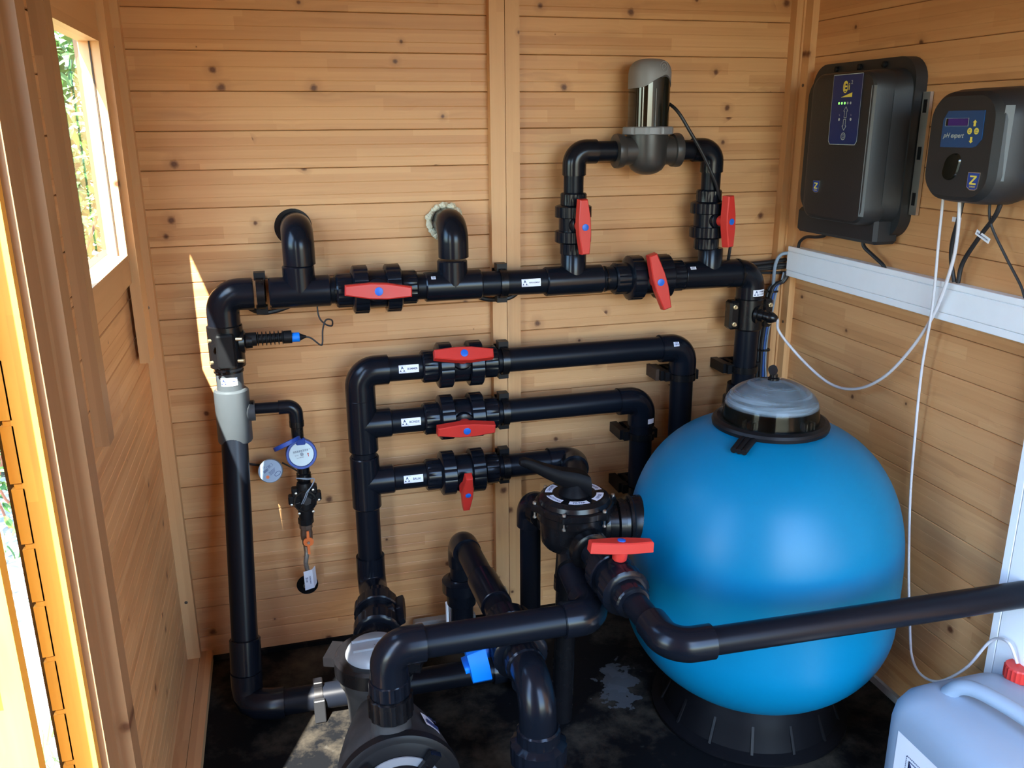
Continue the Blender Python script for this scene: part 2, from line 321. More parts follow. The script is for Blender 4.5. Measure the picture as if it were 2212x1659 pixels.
def rrect(w_, h_, r, n=6, cx=0, cy=0):
    out = []
    for sx, sy, a0 in ((1, 1, 0), (-1, 1, PI / 2), (-1, -1, PI), (1, -1, 1.5 * PI)):
        for i in range(n + 1):
            a = a0 + PI / 2 * i / n; out.append((cx + sx * (w_ / 2 - r) + r * math.cos(a), cy + sy * (h_ / 2 - r) + r * math.sin(a)))
    return out
def bez(pts, n=10):
    """Catmull-Rom through the points"""
    P = [V(p) for p in pts]; P = [P[0] * 2 - P[1]] + P + [P[-1] * 2 - P[-2]]; out = []
    for i in range(1, len(P) - 2):
        for k in range(n):
            t_ = k / n; a, b, c, d = P[i - 1], P[i], P[i + 1], P[i + 2]
            out.append(.5 * ((2 * b) + (c - a) * t_ + (2 * a - 5 * b + 4 * c - d) * t_ ** 2 + (3 * b - a - 3 * c + d) * t_ ** 3))
    out.append(P[-2]); return out

def thing(name, label, cat, loc, group=None, kind=None):
    o = bpy.data.objects.new(name, None); COL.objects.link(o); o.location = loc; o.empty_display_size = .05
    if label: o['label'] = label
    if cat: o['category'] = cat
    if group: o['group'] = group
    if kind: o['kind'] = kind
    return o
def wloc(o):
    l = V(o.location); p = o.parent
    while p is not None: l = l + V(p.location); p = p.parent
    return l
def part(name, mb, mat, root, label=None, smooth=True, ang=35, kind=None):
    """mb holds world coordinates; the part's origin sits on its root's"""
    l = wloc(root) if root is not None else V((0, 0, 0))
    me = mb.mesh(name, mat, smooth, l, ang); o = bpy.data.objects.new(name, me); COL.objects.link(o); o.parent = root
    if label: o['label'] = label
    if kind: o['kind'] = kind
    return o
def solo(name, mb, mat, label, cat, group=None, smooth=True, ang=35, loc=None):
    vs = mb.v; l = V(loc) if loc else V((sum(v.x for v in vs) / len(vs), sum(v.y for v in vs) / len(vs), min(v.z for v in vs)))
    me = mb.mesh(name, mat, smooth, l, ang); o = bpy.data.objects.new(name, me); COL.objects.link(o); o.location = l
    o['label'] = label; o['category'] = cat
    if group: o['group'] = group
    return o
def obj_copy(o, parent=None, name=None):
    c = o.copy(); COL.objects.link(c); c.parent = parent
    for ch in list(o.children): obj_copy(ch, c)
    return c

def text2d(s, size, bold=False, shear=0, align='CENTER'):
    cu = bpy.data.curves.new('t', 'FONT'); cu.body = s; cu.size = size; cu.align_x = align; cu.align_y = 'CENTER'; cu.shear = shear
    cu.resolution_u = 2
    if bold: cu.offset = size * .022
    ob = bpy.data.objects.new('t', cu); COL.objects.link(ob); dg = bpy.context.evaluated_depsgraph_get()
    me = bpy.data.meshes.new_from_object(ob.evaluated_get(dg))
    r = ([(v.co.x, v.co.y) for v in me.vertices], [tuple(p.vertices) for p in me.polygons])
    bpy.data.objects.remove(ob); bpy.data.curves.remove(cu); bpy.data.meshes.remove(me); return r
def at2d(sh, x, y, sc=1, rot=0):
    c, s_ = math.cos(rot), math.sin(rot)
    return [(x + sc * (a * c - b * s_), y + sc * (a * s_ + b * c)) for a, b in sh[0]], sh[1]
def poly2d(p): return (list(p), [tuple(range(len(p)))])
def circ2d(r, n=20, cx=0, cy=0): return poly2d([(cx + r * math.cos(2 * PI * i / n), cy + r * math.sin(2 * PI * i / n)) for i in range(n)])
def ring2d(p, wd):
    k = len(p); cx = sum(a for a, b in p) / k; cy = sum(b for a, b in p) / k
    q = []
    for a, b in p:
        L_ = math.hypot(a - cx, b - cy); q.append((cx + (a - cx) * (1 - wd / L_), cy + (b - cy) * (1 - wd / L_)))
    return (list(p) + q, [(i, (i + 1) % k, k + (i + 1) % k, k + i) for i in range(k)])
def flat(mb, sh, o, u, v, off=0):
    o, u, v = V(o), V(u), V(v); n = u.cross(v).normalized()
    mb.add([o + u * a + v * b + n * off for a, b in sh[0]], sh[1]); return mb
def wrap(mb, sh, o, u, n, r, off):
    """2d shape wrapped on a pipe: o on the pipe's axis, u along it, n outward at the shape's centre"""
    o, u, n = V(o), V(u).normalized(), V(n).normalized(); v = n.cross(u); rr = r + off
    mb.add([o + u * a + (n * math.cos(b / r) + v * math.sin(b / r)) * rr for a, b in sh[0]], sh[1]); return mb

LOGO = []
def logo_shapes(s):
    k = s * .5
    return [([(-k * .5, -k * .15), (-k * .1, k * .85), (k * .1, k * .85), (k * .5, -k * .15), (0, k * .25)], [(0, 1, 4), (1, 2, 4), (2, 3, 4)]),
            poly2d([(-k * .9, -k * .7), (-k * .25, -k * .75), (-k * .5, -k * .15)][::-1]), poly2d([(k * .9, -k * .7), (k * .25, -k * .75), (k * .5, -k * .15)])]
def pipe_sticker(root, o, u, n, r, w_, h_, word, word2=None, name='label_sticker'):
    """white sticker with the triangular mark and a word"""
    mb = MB(); g = []
    nx, ny = 2, 6
    for j in range(ny):
        for i in range(nx): g.append((-w_ / 2 + w_ * i / (nx - 1), -h_ / 2 + h_ * j / (ny - 1)))
    fs = [(j * nx, j * nx + 1, (j + 1) * nx + 1, (j + 1) * nx) for j in range(ny - 1)]
    wrap(mb, (g, fs), o, u, n, r, .0006)
    st = part(name, mb, 'sticker', root, 'small white sticker')
    ib = MB()
    if word is None:                                      # bar code
        x = -w_ * .38
        while x < w_ * .36:
            bw = random.uniform(.0006, .0016); wrap(ib, poly2d([(x, -h_ * .3), (x + bw, -h_ * .3), (x + bw, h_ * .15), (x, h_ * .15)]), o, u, n, r, .0010); x += bw + random.uniform(.0006, .0013)
        wrap(ib, poly2d([(-w_ * .3, h_ * .25), (w_ * .3, h_ * .25), (w_ * .3, h_ * .36), (-w_ * .3, h_ * .36)]), o, u, n, r, .0010)
    else:
        lx = -w_ * .33
        for sh in logo_shapes(h_ * .8): wrap(ib, at2d(sh, lx, 0), o, u, n, r, .0010)
        sq = [(-h_ * .48, -h_ * .42), (h_ * .48, -h_ * .42), (h_ * .48, h_ * .42), (-h_ * .48, h_ * .42)]
        wrap(ib, at2d(ring2d(sq, .0006), lx, 0), o, u, n, r, .0009)
        sz = min(h_ * .44, w_ * .92 / max(6, len(word)))
        if word2:
            wrap(ib, at2d(text2d(word, sz, True), w_ * .17, h_ * .2), o, u, n, r, .0010); wrap(ib, at2d(text2d(word2, sz * .8, True), w_ * .17, -h_ * .2), o, u, n, r, .0010)
        else: wrap(ib, at2d(text2d(word, sz, True), w_ * .17, 0), o, u, n, r, .0010)
    part('lettering', ib, 'ink', st, 'navy print', smooth=False)

# --- plumbing fittings (all in world coordinates)
R63, R50, R32 = .0315, .025, .016
def elbow_path(c, a, b, R, L_, n=12):
    c, a, b = V(c), V(a).normalized(), V(b).normalized()
    pts = [c + a * L_]
    o = c + a * R + b * R
    for i in range(n + 1):
        th = PI / 2 * i / n; pts.append(o - b * R * math.cos(th) - a * R * math.sin(th))
    pts.append(c + b * L_); return pts
def elbow(root, c, a, b, r, name='elbow', L_=None, lab=None, mat='pvc2'):
    rs = r * 1.19; L_ = L_ or r * 2.25; mb = MB()
    mb.sweep(elbow_path(c, a, b, rs * 1.06, L_), rs, 32)
    for d in (V(a).normalized(), V(b).normalized()): mb.cyl(V(c) + d * (L_ - .004), V(c) + d * (L_ + .0015), rs * .93, 32)
    # injection mark
    return part(name, mb, mat, root, lab)
def tee(root, c, u, half, b, bl, r, rb=None, name='tee', lab=None, mat='pvc2'):
    c, u, b = V(c), V(u).normalized(), V(b).normalized(); rs = r * 1.19; rb = (rb or r) * 1.19; mb = MB()
    mb.lathe(c - u * half, u, [(0, rs * .94), (.003, rs), (2 * half - .003, rs), (2 * half, rs * .94)], 36)
    mb.lathe(c, b, [(0, rb), (bl - .003, rb), (bl, rb * .94)], 36)
    if abs(rb - rs) < 1e-4:                               # moulded gusset at the branch
        for s_ in (-1, 1):
            mb.lathe(c + b * rs * .2 , b + u * s_ * .35, [(0, rb * .98), (rs * .95, rb * .8)], 24)
    return part(name, mb, mat, root, lab)
def pipe(root, p, q, r, name='pipe', lab=None, mat='pvc'):
    return part(name, MB().cyl(p, q, r, 36), mat, root, lab)

def ball_valve(label, c, axis, hdir, r, hang=0.0, hlen=.158, group='ball valves with red handles', hcol='red', name='ball_valve', hd=None, button=True):
    """union ball valve: c centre, axis along the pipe, hdir stem direction, hang = handle angle from the pipe axis"""
    k = r / R63; c, u, h = V(c), V(axis).normalized(), V(hdir).normalized(); v = h.cross(u).normalized()
    t_ = thing(name, label, 'valve', c, group)
    body = MB(); body.lathe(c - u * .026 * k, u, [(0, .046 * k), (.052 * k, .046 * k)], 36)
    body.lathe(c, h, [(0, .030 * k), (.050 * k, .028 * k), (.054 * k, .020 * k)], 24)
    part('body', body, 'pvc2', t_)
    nut_mod = lambda th: 1 - .030 * (1 if math.cos(12 * th) < -.55 else 0)
    for s_ in (-1, 1):
        nb = MB(); nb.lathe(c + u * s_ * .021 * k, u * s_, [(0, .055 * k), (.002 * k, .0585 * k, 1), (.034 * k, .0585 * k, 1), (.037 * k, .054 * k), (.040 * k, .046 * k)], 72, nut_mod)
        part('union_nut', nb, 'pvc2', t_, ang=25)
        sb = MB(); sb.lathe(c + u * s_ * .058 * k, u * s_, [(0, .0415 * k), (.012 * k, .0415 * k, 1), (.036 * k, .0415 * k, 1), (.040 * k, .038 * k), (.041 * k, .033 * k)], 72, lambda th: 1 - .035 * (1 if math.cos(14 * th) < -.6 else 0))
        part('end_socket', sb, 'pvc2', t_, ang=25)
    D = hd or .070 * k
    hu = u * math.cos(hang) + v * math.sin(hang); hv = h.cross(hu).normalized(); kk = hlen / .158
    hb = MB()
    hb.lathe(c + h * .05 * k, h, [(0, .014 * k), (D - .05 * k + .004, .014 * k)], 20)
    # handle: tapered bar, wide in the middle, built as stacked outlines
    def outline(z, g):
        L2, we, wm = (.079 - g) * kk, (.0125 - g) * kk, (.0195 - g) * kk
        pts = [(-L2, -we), (-.02 * kk, -wm), (.02 * kk, -wm), (L2, -we), (L2, we), (.02 * kk, wm), (-.02 * kk, wm), (-L2, we)]
        return [c + h * z + hu * a + hv * b for a, b in pts]
    zs = [(D - .012, .003), (D - .010, .0), (D + .010, .001), (D + .0125, .0035)]
    vs = []
    for z, g in zs: vs += outline(z, g)
    fs = [tuple(range(8))[::-1], tuple(range(24, 32))]
    for i in range(3):
        for k_ in range(8): fs.append((i * 8 + k_, i * 8 + (k_ + 1) % 8, (i + 1) * 8 + (k_ + 1) % 8, (i + 1) * 8 + k_))
    hb.add(vs, fs)
    hb.lathe(c + h * (D - .028), h, [(0, .017 * k), (.020, .019 * k)], 24)
    ho = part('handle', hb, hcol, t_, 'red lever handle' if hcol == 'red' else 'blue lever handle')
    if button:
        part('button', MB().lathe(c + h * (D + .0120), h, [(0, .0100 * kk), (.0018, .0098 * kk), (.0024, .0080 * kk)], 24), 'blue_button', ho, 'round blue centre cap')
        rb = MB()
        for s_ in (-1, 1):
            for a0 in (.014, .0165): flat(rb, ([(s_ * (a0 + .0008 * j) * kk * 1.0 + 0, y * kk) for j in (0, 1) for y in (-.011, .011)], [(0, 1, 3, 2)]), c + h * (D + .0127), hu, hv)
        flat(rb, text2d('ON OFF', .006 * kk, True), c + h * (D + .0128) + hu * .045 * kk, hu, hv)
        part('raised_mark', rb, 'red', ho, smooth=False)
    return t_

def pipe_clamp(label, c, u, wall, r, group='black pipe clips', dist=.09, name='pipe_clip', side=None, spacer=False):
    """c on the pipe axis, u pipe direction, wall = direction to the wall"""
    c, u, w_ = V(c), V(u).normalized(), V(wall).normalized(); v = w_.cross(u).normalized()
    t_ = thing(name, label, 'pipe clip', c + w_ * dist, group)
    mb = MB(); hw = .011
    # base block with feet
    for s_ in (-1, 1):
        mb.add([c + u * a + v * (s_ * .016 + b) + w_ * d for a in (-hw, hw) for b in (-.006, .006) for d in (r * .9, dist)], [(0, 1, 3, 2), (4, 6, 7, 5), (0, 4, 5, 1), (2, 3, 7, 6), (0, 2, 6, 4), (1, 5, 7, 3)])
    for d0, d1, hv in ((dist - .008, dist, .030), (r, r + .010, .026)):
        mb.add([c + u * a + v * b + w_ * d for a in (-hw, hw) for b in (-hv, hv) for d in (d0, d1)], [(0, 1, 3, 2), (4, 6, 7, 5), (0, 4, 5, 1), (2, 3, 7, 6), (0, 2, 6, 4), (1, 5, 7, 3)])
    part('base', mb, 'black', t_)
    rb = MB()
    for dx, hw2 in ((0, .009),):
        seg = 36; vs = []; fs = []
        for k in range(seg + 1):
            th = 2 * PI * k / seg
            for a, rr in ((-hw2, r + .0005), (-hw2, r + .006), (hw2, r + .006), (hw2, r + .0005)):
                vs.append(c + u * a + (v * math.cos(th) + w_ * math.sin(th)) * rr)
        for k in range(seg):
            for j in range(4): fs.append((k * 4 + j, k * 4 + (j + 1) % 4, (k + 1) * 4 + (j + 1) % 4, (k + 1) * 4 + j))
        rb.add(vs, fs)
    part('strap', rb, 'gloss_black', t_)
    lb = MB()
    for s_ in (-1, 1):
        o = c + v * s_ * (r + .009) + w_ * r * .35
        lb.add([o + u * a + v * b + w_ * d for a in (-.013, .013) for b in (-.009, .009) for d in (-.012, .016)], [(0, 1, 3, 2), (4, 6, 7, 5), (0, 4, 5, 1), (2, 3, 7, 6), (0, 2, 6, 4), (1, 5, 7, 3)])
    part('latch', lb, 'black', t_, kind='stuff')
    if side is not None:
        o = c + v * side * (r + .006) + w_ * (r * .4)
        part('bracket_arm', MB().add([o + u * a + v * side * b + w_ * d for a in (-.014, .014) for b in (0, .020) for d in (0, dist - r * .4)], [(0, 1, 3, 2), (4, 6, 7, 5), (0, 4, 5, 1), (2, 3, 7, 6), (0, 2, 6, 4), (1, 5, 7, 3)]), 'black', t_)
        if spacer: part('wooden_spacer', MB().add([o + u * a + v * side * b + w_ * d for a in (-.016, .016) for b in (.020, .030) for d in (.012, dist - r * .4)], [(0, 1, 3, 2), (4, 6, 7, 5), (0, 4, 5, 1), (2, 3, 7, 6), (0, 2, 6, 4), (1, 5, 7, 3)]), 'dark_gap', t_)
    return t_
X, Y, Z = V((1, 0, 0)), V((0, 1, 0)), V((0, 0, 1))
YP = -.09

# ================================================================== THE SHED
PITCH_B, ZJ0 = .0874, 1.6454
XL, XR, ZTOP, YF = .137, 1.862, 2.02, -2.35
def struct(name, loc=(0, 0, 0), label=None):
    o = bpy.data.objects.new(name, None); COL.objects.link(o); o.location = loc; o['kind'] = 'structure'
    if label: o['label'] = label
    o.empty_display_size = .1; return o
def sbox(name, a, b, mat, root=None, label=None, smooth=False):
    loc = [(p + q) / 2 for p, q in zip(a, b)]
    me = MB().box(a, b).mesh(name, mat, smooth, V(loc)); o = bpy.data.objects.new(name, me); COL.objects.link(o); o.location = loc
    if root is None: o['kind'] = 'structure'
    else: o.parent = root; o.location = V(loc) - wloc(root)
    if label: o['label'] = label
    return o
_planks = {}
def plank_mesh(L_, h, axis):
    """one glued board seen from its face (-Y for axis X, +-X for axis Y): three strips parted by fine V grooves, chamfered joints"""
    key = (round(L_, 3), round(h, 4), axis)
    if key in _planks: return _planks[key]
    T = .028; c = .0016; g = .0012; d = .0006
    zs = [h / 2 - .0006]
    prof = [(h / 2 - .0005, -T), (h / 2 - .0005, -c), (h / 2 - .0005 - c, 0)]
    for f_ in (.39, .725):
        zz = h / 2 - h * f_; prof += [(zz + g, 0), (zz, -d), (zz - g, 0)]
    prof += [(-h / 2 + .0005 + c, 0), (-h / 2 + .0005, -c), (-h / 2 + .0005, -T)]
    vs = []
    for s_ in (-1, 1):
        for z, dep in prof:
            vs.append((s_ * L_ / 2, -dep, z) if axis == 'X' else (dep, s_ * L_ / 2, z))
    k = len(prof); mb = MB().add(vs, [tuple(range(k)), tuple(range(k, 2 * k))[::-1]] + [(i, (i + 1) % k, k + (i + 1) % k, k + i) for i in range(k)])
    _planks[key] = mb.mesh('plank', 'plank' if axis == 'X' else 'plank_side', False)
    return _planks[key]
def plank(root, c, L_, h, axis, flip=False):
    o = bpy.data.objects.new('plank', plank_mesh(L_, h, axis)); COL.objects.link(o); o.parent = root; o.location = V(c) - wloc(root)
    if flip: o.rotation_euler.z = PI
    # a hair uneven, as boards are
    return o

floor = MB(); nx, ny = 26, 30
for j in range(ny + 1):
    for i in range(nx + 1):
        x = XL - .03 + (XR + .06 - XL) * i / nx; y = .03 + (YF - .03) * j / ny
        z = .0012 * math.sin(x * 9 + y * 4) + .001 * math.sin(y * 13 - x * 5)
        floor.add([(x, y, z)], [])
for j in range(ny):
    for i in range(nx):
        a = j * (nx + 1) + i; floor.f.append((a, a + 1, a + nx + 2, a + nx + 1))
fo = bpy.data.objects.new('floor', floor.mesh('floor', 'floor', True)); COL.objects.link(fo); fo['kind'] = 'structure'

# back wall: boards in two bays, a dark core behind the joints
wb = struct('wall_back', (1.0, 0, 0))
for bay, (x0, x1) in enumerate(((.10, 1.018), (1.046, 1.90))):
    for k in range(-4, 19):
        z1 = ZJ0 - PITCH_B * k - (.0 if bay == 0 else -.0004); z0 = z1 - PITCH_B
        if k == 18: z0 = max(z0, -.01)
        if z0 < .0 and k < 18: continue
        plank(wb, ((x0 + x1) / 2, 0, (z0 + z1) / 2), x1 - x0, z1 - z0, 'X')
part('core', MB().box((.08, .0285, -.02), (1.93, .05, 2.02)), 'dark_gap', wb, smooth=False)
# right wall
wr = struct('wall_right', (XR, -1.2, 0))
for k in range(-4, 19):
    z1 = ZJ0 - .0015 - PITCH_B * k; z0 = z1 - PITCH_B
    if k == 18: z0 = max(z0, .02)
    plank(wr, (XR, (YF + .02) / 2, (z0 + z1) / 2), .02 - YF, z1 - z0, 'Y', True)
part('core', MB().box((XR + .0285, YF, -.02), (XR + .05, .03, 2.02)), 'dark_gap', wr, smooth=False)
# left wall with its window (z 1.123-1.565) and the side doorway (y -1.0 ... -1.65, up to 1.60)
WZ0, WZ1, WY0, WY1 = 1.135, 1.557, -.66, -.225
DY0, DY1, DZ = -1.45, -1.00, 1.66
wl = struct('wall_left', (XL, -.5, 0))
def lplank(y0, y1, z0, z1):
    if y1 - y0 > .01 and z1 - z0 > .006: plank(wl, (XL, (y0 + y1) / 2, (z0 + z1) / 2), y1 - y0, z1 - z0, 'Y')
for k in range(-4, 19):
    z1 = ZJ0 - .002 - PITCH_B * k; z0 = z1 - PITCH_B
    if k == 18: z0 = max(z0, .02)
    segs = [(YF, .0)] if z0 >= DZ else [(YF, DY0), (DY1, .0)]
    for (a, b_) in segs:
        if b_ == .0 and z1 > WZ0 and z0 < WZ1:
            if z1 > WZ1 and z0 < WZ1: lplank(a, b_, WZ1, z1); z1c, z0c = WZ1, z0
            elif z1 > WZ0 and z0 < WZ0: lplank(a, b_, z0, WZ0); z1c, z0c = z1, WZ0
            else: z1c, z0c = z1, z0
            lplank(a, WY0, z0c, z1c); lplank(WY1 + .028, b_, z0c, z1c)
        else: lplank(a, b_, z0, z1)
cb = MB()
cb.box((XL - .050, DY1 + .004, -.02), (XL - .0285, .03, WZ0)); cb.box((XL - .050, DY1 + .004, WZ1 + .07), (XL - .0285, .03, 2.02))
cb.box((XL - .050, DY1 + .004, WZ0), (XL - .0285, WY0 - .10, WZ1 + .07)); cb.box((XL - .050, WY1 + .11, WZ0), (XL - .0285, .03, WZ1 + .07))
part('core', cb, 'dark_gap', wl, smooth=False, kind='stuff')
cb = MB().box((XL - .050, YF, -.02), (XL - .0285, DY0, 2.02)).box((XL - .050, DY0, DZ), (XL - .0285, DY1, 2.02))
part('core', cb, 'dark_gap', wl, smooth=False, kind='stuff')
# notched board ends at the doorway, sunlit and stained orange
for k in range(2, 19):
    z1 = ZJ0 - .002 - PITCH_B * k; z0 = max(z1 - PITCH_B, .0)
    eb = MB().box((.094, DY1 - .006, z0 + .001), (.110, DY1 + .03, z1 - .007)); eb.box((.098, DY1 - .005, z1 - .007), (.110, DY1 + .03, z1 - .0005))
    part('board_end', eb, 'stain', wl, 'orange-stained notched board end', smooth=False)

# battens and rails
def trim(n, a, b, mat='post', label=None): return sbox('trim_%d' % n, a, b, mat, None, label)
trim(1, (XL, -.030, .03), (.170, 0, ZTOP), label='pale vertical corner batten between left and back wall')
trim(2, (.145, -.198, .893), (.1665, -.125, ZTOP), label='hanging vertical batten beside the window, cut off at waist height')
trim(3, (.137, -.700, .880), (.1595, -.655, ZTOP), 'post_shade_brown', label='vertical batten left of the window, cut off at waist height')
trim(4, (.137, -.925, .0), (.1720, -.878, ZTOP), 'post_shade_brown', label='full-height batten near the sunlit doorway')
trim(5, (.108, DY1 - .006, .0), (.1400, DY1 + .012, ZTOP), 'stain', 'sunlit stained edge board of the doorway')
trim(6, (.137, DY1 + .013, .0), (.150, -.925, ZTOP), 'post_shade_brown', label='narrow board between the batten and the doorway edge')
trim(7, (.991, -.026, .0), (1.029, 0, ZTOP), label='left half of the double vertical batten in the middle of the back wall')
trim(8, (1.030, -.028, .0), (1.066, 0, ZTOP), label='right half of the double vertical batten in the middle of the back wall')
trim(9, (1.820, -.028, .0), (1.838, 0, ZTOP), label='slim batten in the right corner')
trim(10, (1.838, -.034, .0), (XR, 0, ZTOP), label='corner batten on the back wall at the right')
trim(11, (1.843, -.066, .0), (XR, -.034, ZTOP), label='corner batten on the right wall with a small knot')
trim(12, (XL, -1.0, .0), (.167, -.0, .030), 'post_y', 'floor plate along the left wall, outer strip')
trim(13, (.168, -1.0, .0), (.199, -.0, .029), 'post_y', 'floor plate along the left wall, inner strip')
trim(14, (.137, WY1 + .031, WZ0 - .055), (.1450, -.125, ZTOP), 'post', 'flat casing board between the window and the corner')
sbox('baseboard_right', (XR - .010, YF, -.005), (XR + .0, -.07, .022), 'concrete', None, 'rough grey mortar strip at the foot of the right wall')
sbox('baseboard_back', (.199, -.010, -.004), (XR - .03, .0, .012), 'floor', None, 'black membrane turned up at the foot of the back wall')
# screws in the corner battens
def screw(root, p, n, r=.0035):
    part('screw', MB().lathe(p, n, [(0, r), (.0012, r), (.0018, r * .6)], 14), 'bronze', root)
sc_root = thing('screws', None, None, (0, 0, 0), None, 'group')
sc_root['kind'] = 'group'
for i, (p, n, lab) in enumerate((((.152, -.0305, .985), -Y, 'dark screw head in the left corner batten'), ((.152, -.0305, .20), -Y, 'dark screw head near the foot of the left corner batten'), ((.150, -.031, 1.56), -Y, 'dark screw head high in the left corner batten'),
                        ((1.8425, -.05, 1.487), -X, 'dark screw head in the right corner batten above the control box'), ((1.8425, -.05, .845), -X, 'dark screw head low in the right corner batten'))):
    s_ = solo('screw', MB().lathe(p, n, [(0, .0042), (.0012, .0042), (.0018, .0025)], 14), 'bronze', lab, 'screw', 'screws in the battens'); s_.parent = sc_root

# window in the left wall
wn = struct('window_1', (XL, (WY0 + WY1) / 2, WZ0), 'small side window with a thick pane and pale wooden lining')
d0 = .116
part('jamb', MB().box((d0, WY1 - .002, WZ0 - .014), (.1535, WY1 + .030, WZ1 + .016)), 'post', wn, smooth=False)
part('jamb', MB().box((d0, WY0 - .016, WZ0 - .014), (.1535, WY0 + .002, WZ1 + .016)), 'post', wn, smooth=False)
part('head', MB().box((d0, WY0, WZ1 - .002), (.1535, WY1, WZ1 + .016)), 'post_y', wn, smooth=False)
part('sill', MB().box((d0, WY0, WZ0 - .014), (.1535, WY1, WZ0)), 'post_y', wn, smooth=False)
part('bead', MB().box((.134, WY1 - .004, WZ0), (.137, WY1 - .002, WZ1)), 'dark_gap', wn, smooth=False)
part('lower_rail', MB().box((XL + .0005, WY0 - .016, WZ0 - .060), (.1525, WY1 + .016, WZ0 - .0145)), 'post_y', wn, smooth=False)
part('upper_rail', MB().box((XL + .0005, WY0 - .016, WZ1 + .0165), (.1525, WY1 + .016, WZ1 + .075)), 'post_y', wn, smooth=False)
g = MB().box((.112, WY0, WZ0), (.1155, WY1, WZ1)); gm, t, b = new_mat('window_glass'); b.inputs['Roughness'].default_value = .0
t.nodes.remove(b); gl = N(t, 'ShaderNodeBsdfGlossy'); gl.inputs['Roughness'].default_value = .0; tr = N(t, 'ShaderNodeBsdfTransparent'); tr.inputs[0].default_value = (.93, .97, .96, 1)
fr = N(t, 'ShaderNodeFresnel'); fr.inputs[0].default_value = 1.45; ms = N(t, 'ShaderNodeMixShader'); gg = N(t, 'ShaderNodeNewGeometry'); ff = N(t, 'ShaderNodeMath', operation='SUBTRACT'); ff.use_clamp = True; t.links.new(fr.outputs[0], ff.inputs[0]); t.links.new(gg.outputs['Backfacing'], ff.inputs[1]); fh = N(t, 'ShaderNodeMath', operation='MULTIPLY'); fh.inputs[1].default_value = .5; t.links.new(ff.outputs[0], fh.inputs[0]); t.links.new(fh.outputs[0], ms.inputs[0]); t.links.new(tr.outputs[0], ms.inputs[1]); t.links.new(gl.outputs[0], ms.inputs[2])
t.links.new(ms.outputs[0], t.nodes['Material Output'].inputs[0]); M['glass'] = gm
part('pane', g, 'glass', wn, smooth=False)

# ceiling, roof overhang, added unseen front wall, opening narrowed to cut light
sbox('ceiling', (XL - .14, YF - .15, ZTOP), (XR + .25, .15, ZTOP + .04), 'roof')
sbox('wall_front_added', (XL - .05, YF - .03, 0), (.86, YF, ZTOP), 'post')
sbox('wall_front_right_added', (1.82, YF - .03, 0), (XR + .05, YF, ZTOP), 'post')
sbox('wall_front_top_added', (.86, YF - .03, 1.86), (1.82, YF, ZTOP), 'post_y')
# side door, opened outwards at right angles to the wall
dr = struct('door_1', (.09, -1.075, 0), 'sunlit wooden side door swung wide open')
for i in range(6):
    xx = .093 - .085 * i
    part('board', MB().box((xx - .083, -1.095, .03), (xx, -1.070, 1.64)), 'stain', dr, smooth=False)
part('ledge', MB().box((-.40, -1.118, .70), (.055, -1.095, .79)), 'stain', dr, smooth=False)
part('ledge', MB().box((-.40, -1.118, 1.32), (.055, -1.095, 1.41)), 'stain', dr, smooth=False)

# outside ground
gb = MB(); gn = 40
for j in range(gn + 1):
    for i in range(gn + 1):
        x = -7 + 14 * i / gn; y = -9 + 18 * j / gn
        gb.add([(x, y, -.06 + .012 * math.sin(x * 3.1) * math.cos(y * 2.3))], [])
for j in range(gn):
    for i in range(gn):
        a = j * (gn + 1) + i; gb.f.append((a, a + 1, a + gn + 2, a + gn + 1))
go = bpy.data.objects.new('ground', gb.mesh('ground', 'earth', True)); COL.objects.link(go); go['kind'] = 'structure'
sbox('gravel_strip', (-1.8, -1.06, -.052), (.085, 1.7, -.040), 'gravel')
# loose stones seen through the gap at the doorway
sb_ = MB()
for i in range(420):
    x, y = random.uniform(-1.3, .06), random.uniform(-1.0, 1.6); s_ = random.uniform(.012, .04)
    vs = [(x + s_ * random.uniform(.6, 1) * a, y + s_ * random.uniform(.6, 1) * b_, -.038 + s_ * random.uniform(.3, .6) * c_) for a, b_, c_ in ((1, 0, 0), (-1, 0, 0), (0, 1, 0), (0, -1, 0), (0, 0, 1), (0, 0, -.5))]
    sb_.add(vs, [(0, 2, 4), (2, 1, 4), (1, 3, 4), (3, 0, 4), (2, 0, 5), (1, 2, 5), (3, 1, 5), (0, 3, 5)])
so = bpy.data.objects.new('loose_stones', sb_.mesh('loose_stones', 'gravel', False)); COL.objects.link(so); so['kind'] = 'stuff'; so['label'] = 'pale loose stones on the ground outside the doorway'; so['category'] = 'stones'

# shrub outside the window
def leaf_mesh(s_):
    mb = MB(); n = 5; vs = []; fs = []
    for i in range(n + 1):
        t_ = i / n; wd = .42 * math.sin(PI * min(1, t_ * .92 + .06)) ** .8 * s_; z = -.25 * s_ * t_ * t_
        vs += [(t_ * s_, -wd * .5, z + .08 * s_), (t_ * s_, 0, z), (t_ * s_, wd * .5, z + .08 * s_)]
    for i in range(n):
        a = i * 3; fs += [(a, a + 1, a + 4, a + 3), (a + 1, a + 2, a + 5, a + 4)]
    return mb.add(vs, fs)
sh = thing('shrub', 'leafy green climbing shrub with reddish stems outside the window', 'shrub', (-.6, .9, -.05))
stems = []
for i in range(16):
    x0, y0 = random.uniform(-1.3, -.05), random.uniform(.25, 1.5)
    pts = [(x0, y0, -.06)]
    for k in range(6):
        p = pts[-1]; pts.append((p[0] + random.uniform(-.13, .13), p[1] + random.uniform(-.13, .1), p[2] + .27))
    c_ = bez(pts, 4); stems.append(c_)
    part('stem', MB().sweep(c_, .005, 6), 'stem', sh)
lm = [leaf_mesh(.055).mesh('leaf', 'skin_leaf', True), leaf_mesh(.045).mesh('leaf', 'skin_leaf2', True)]
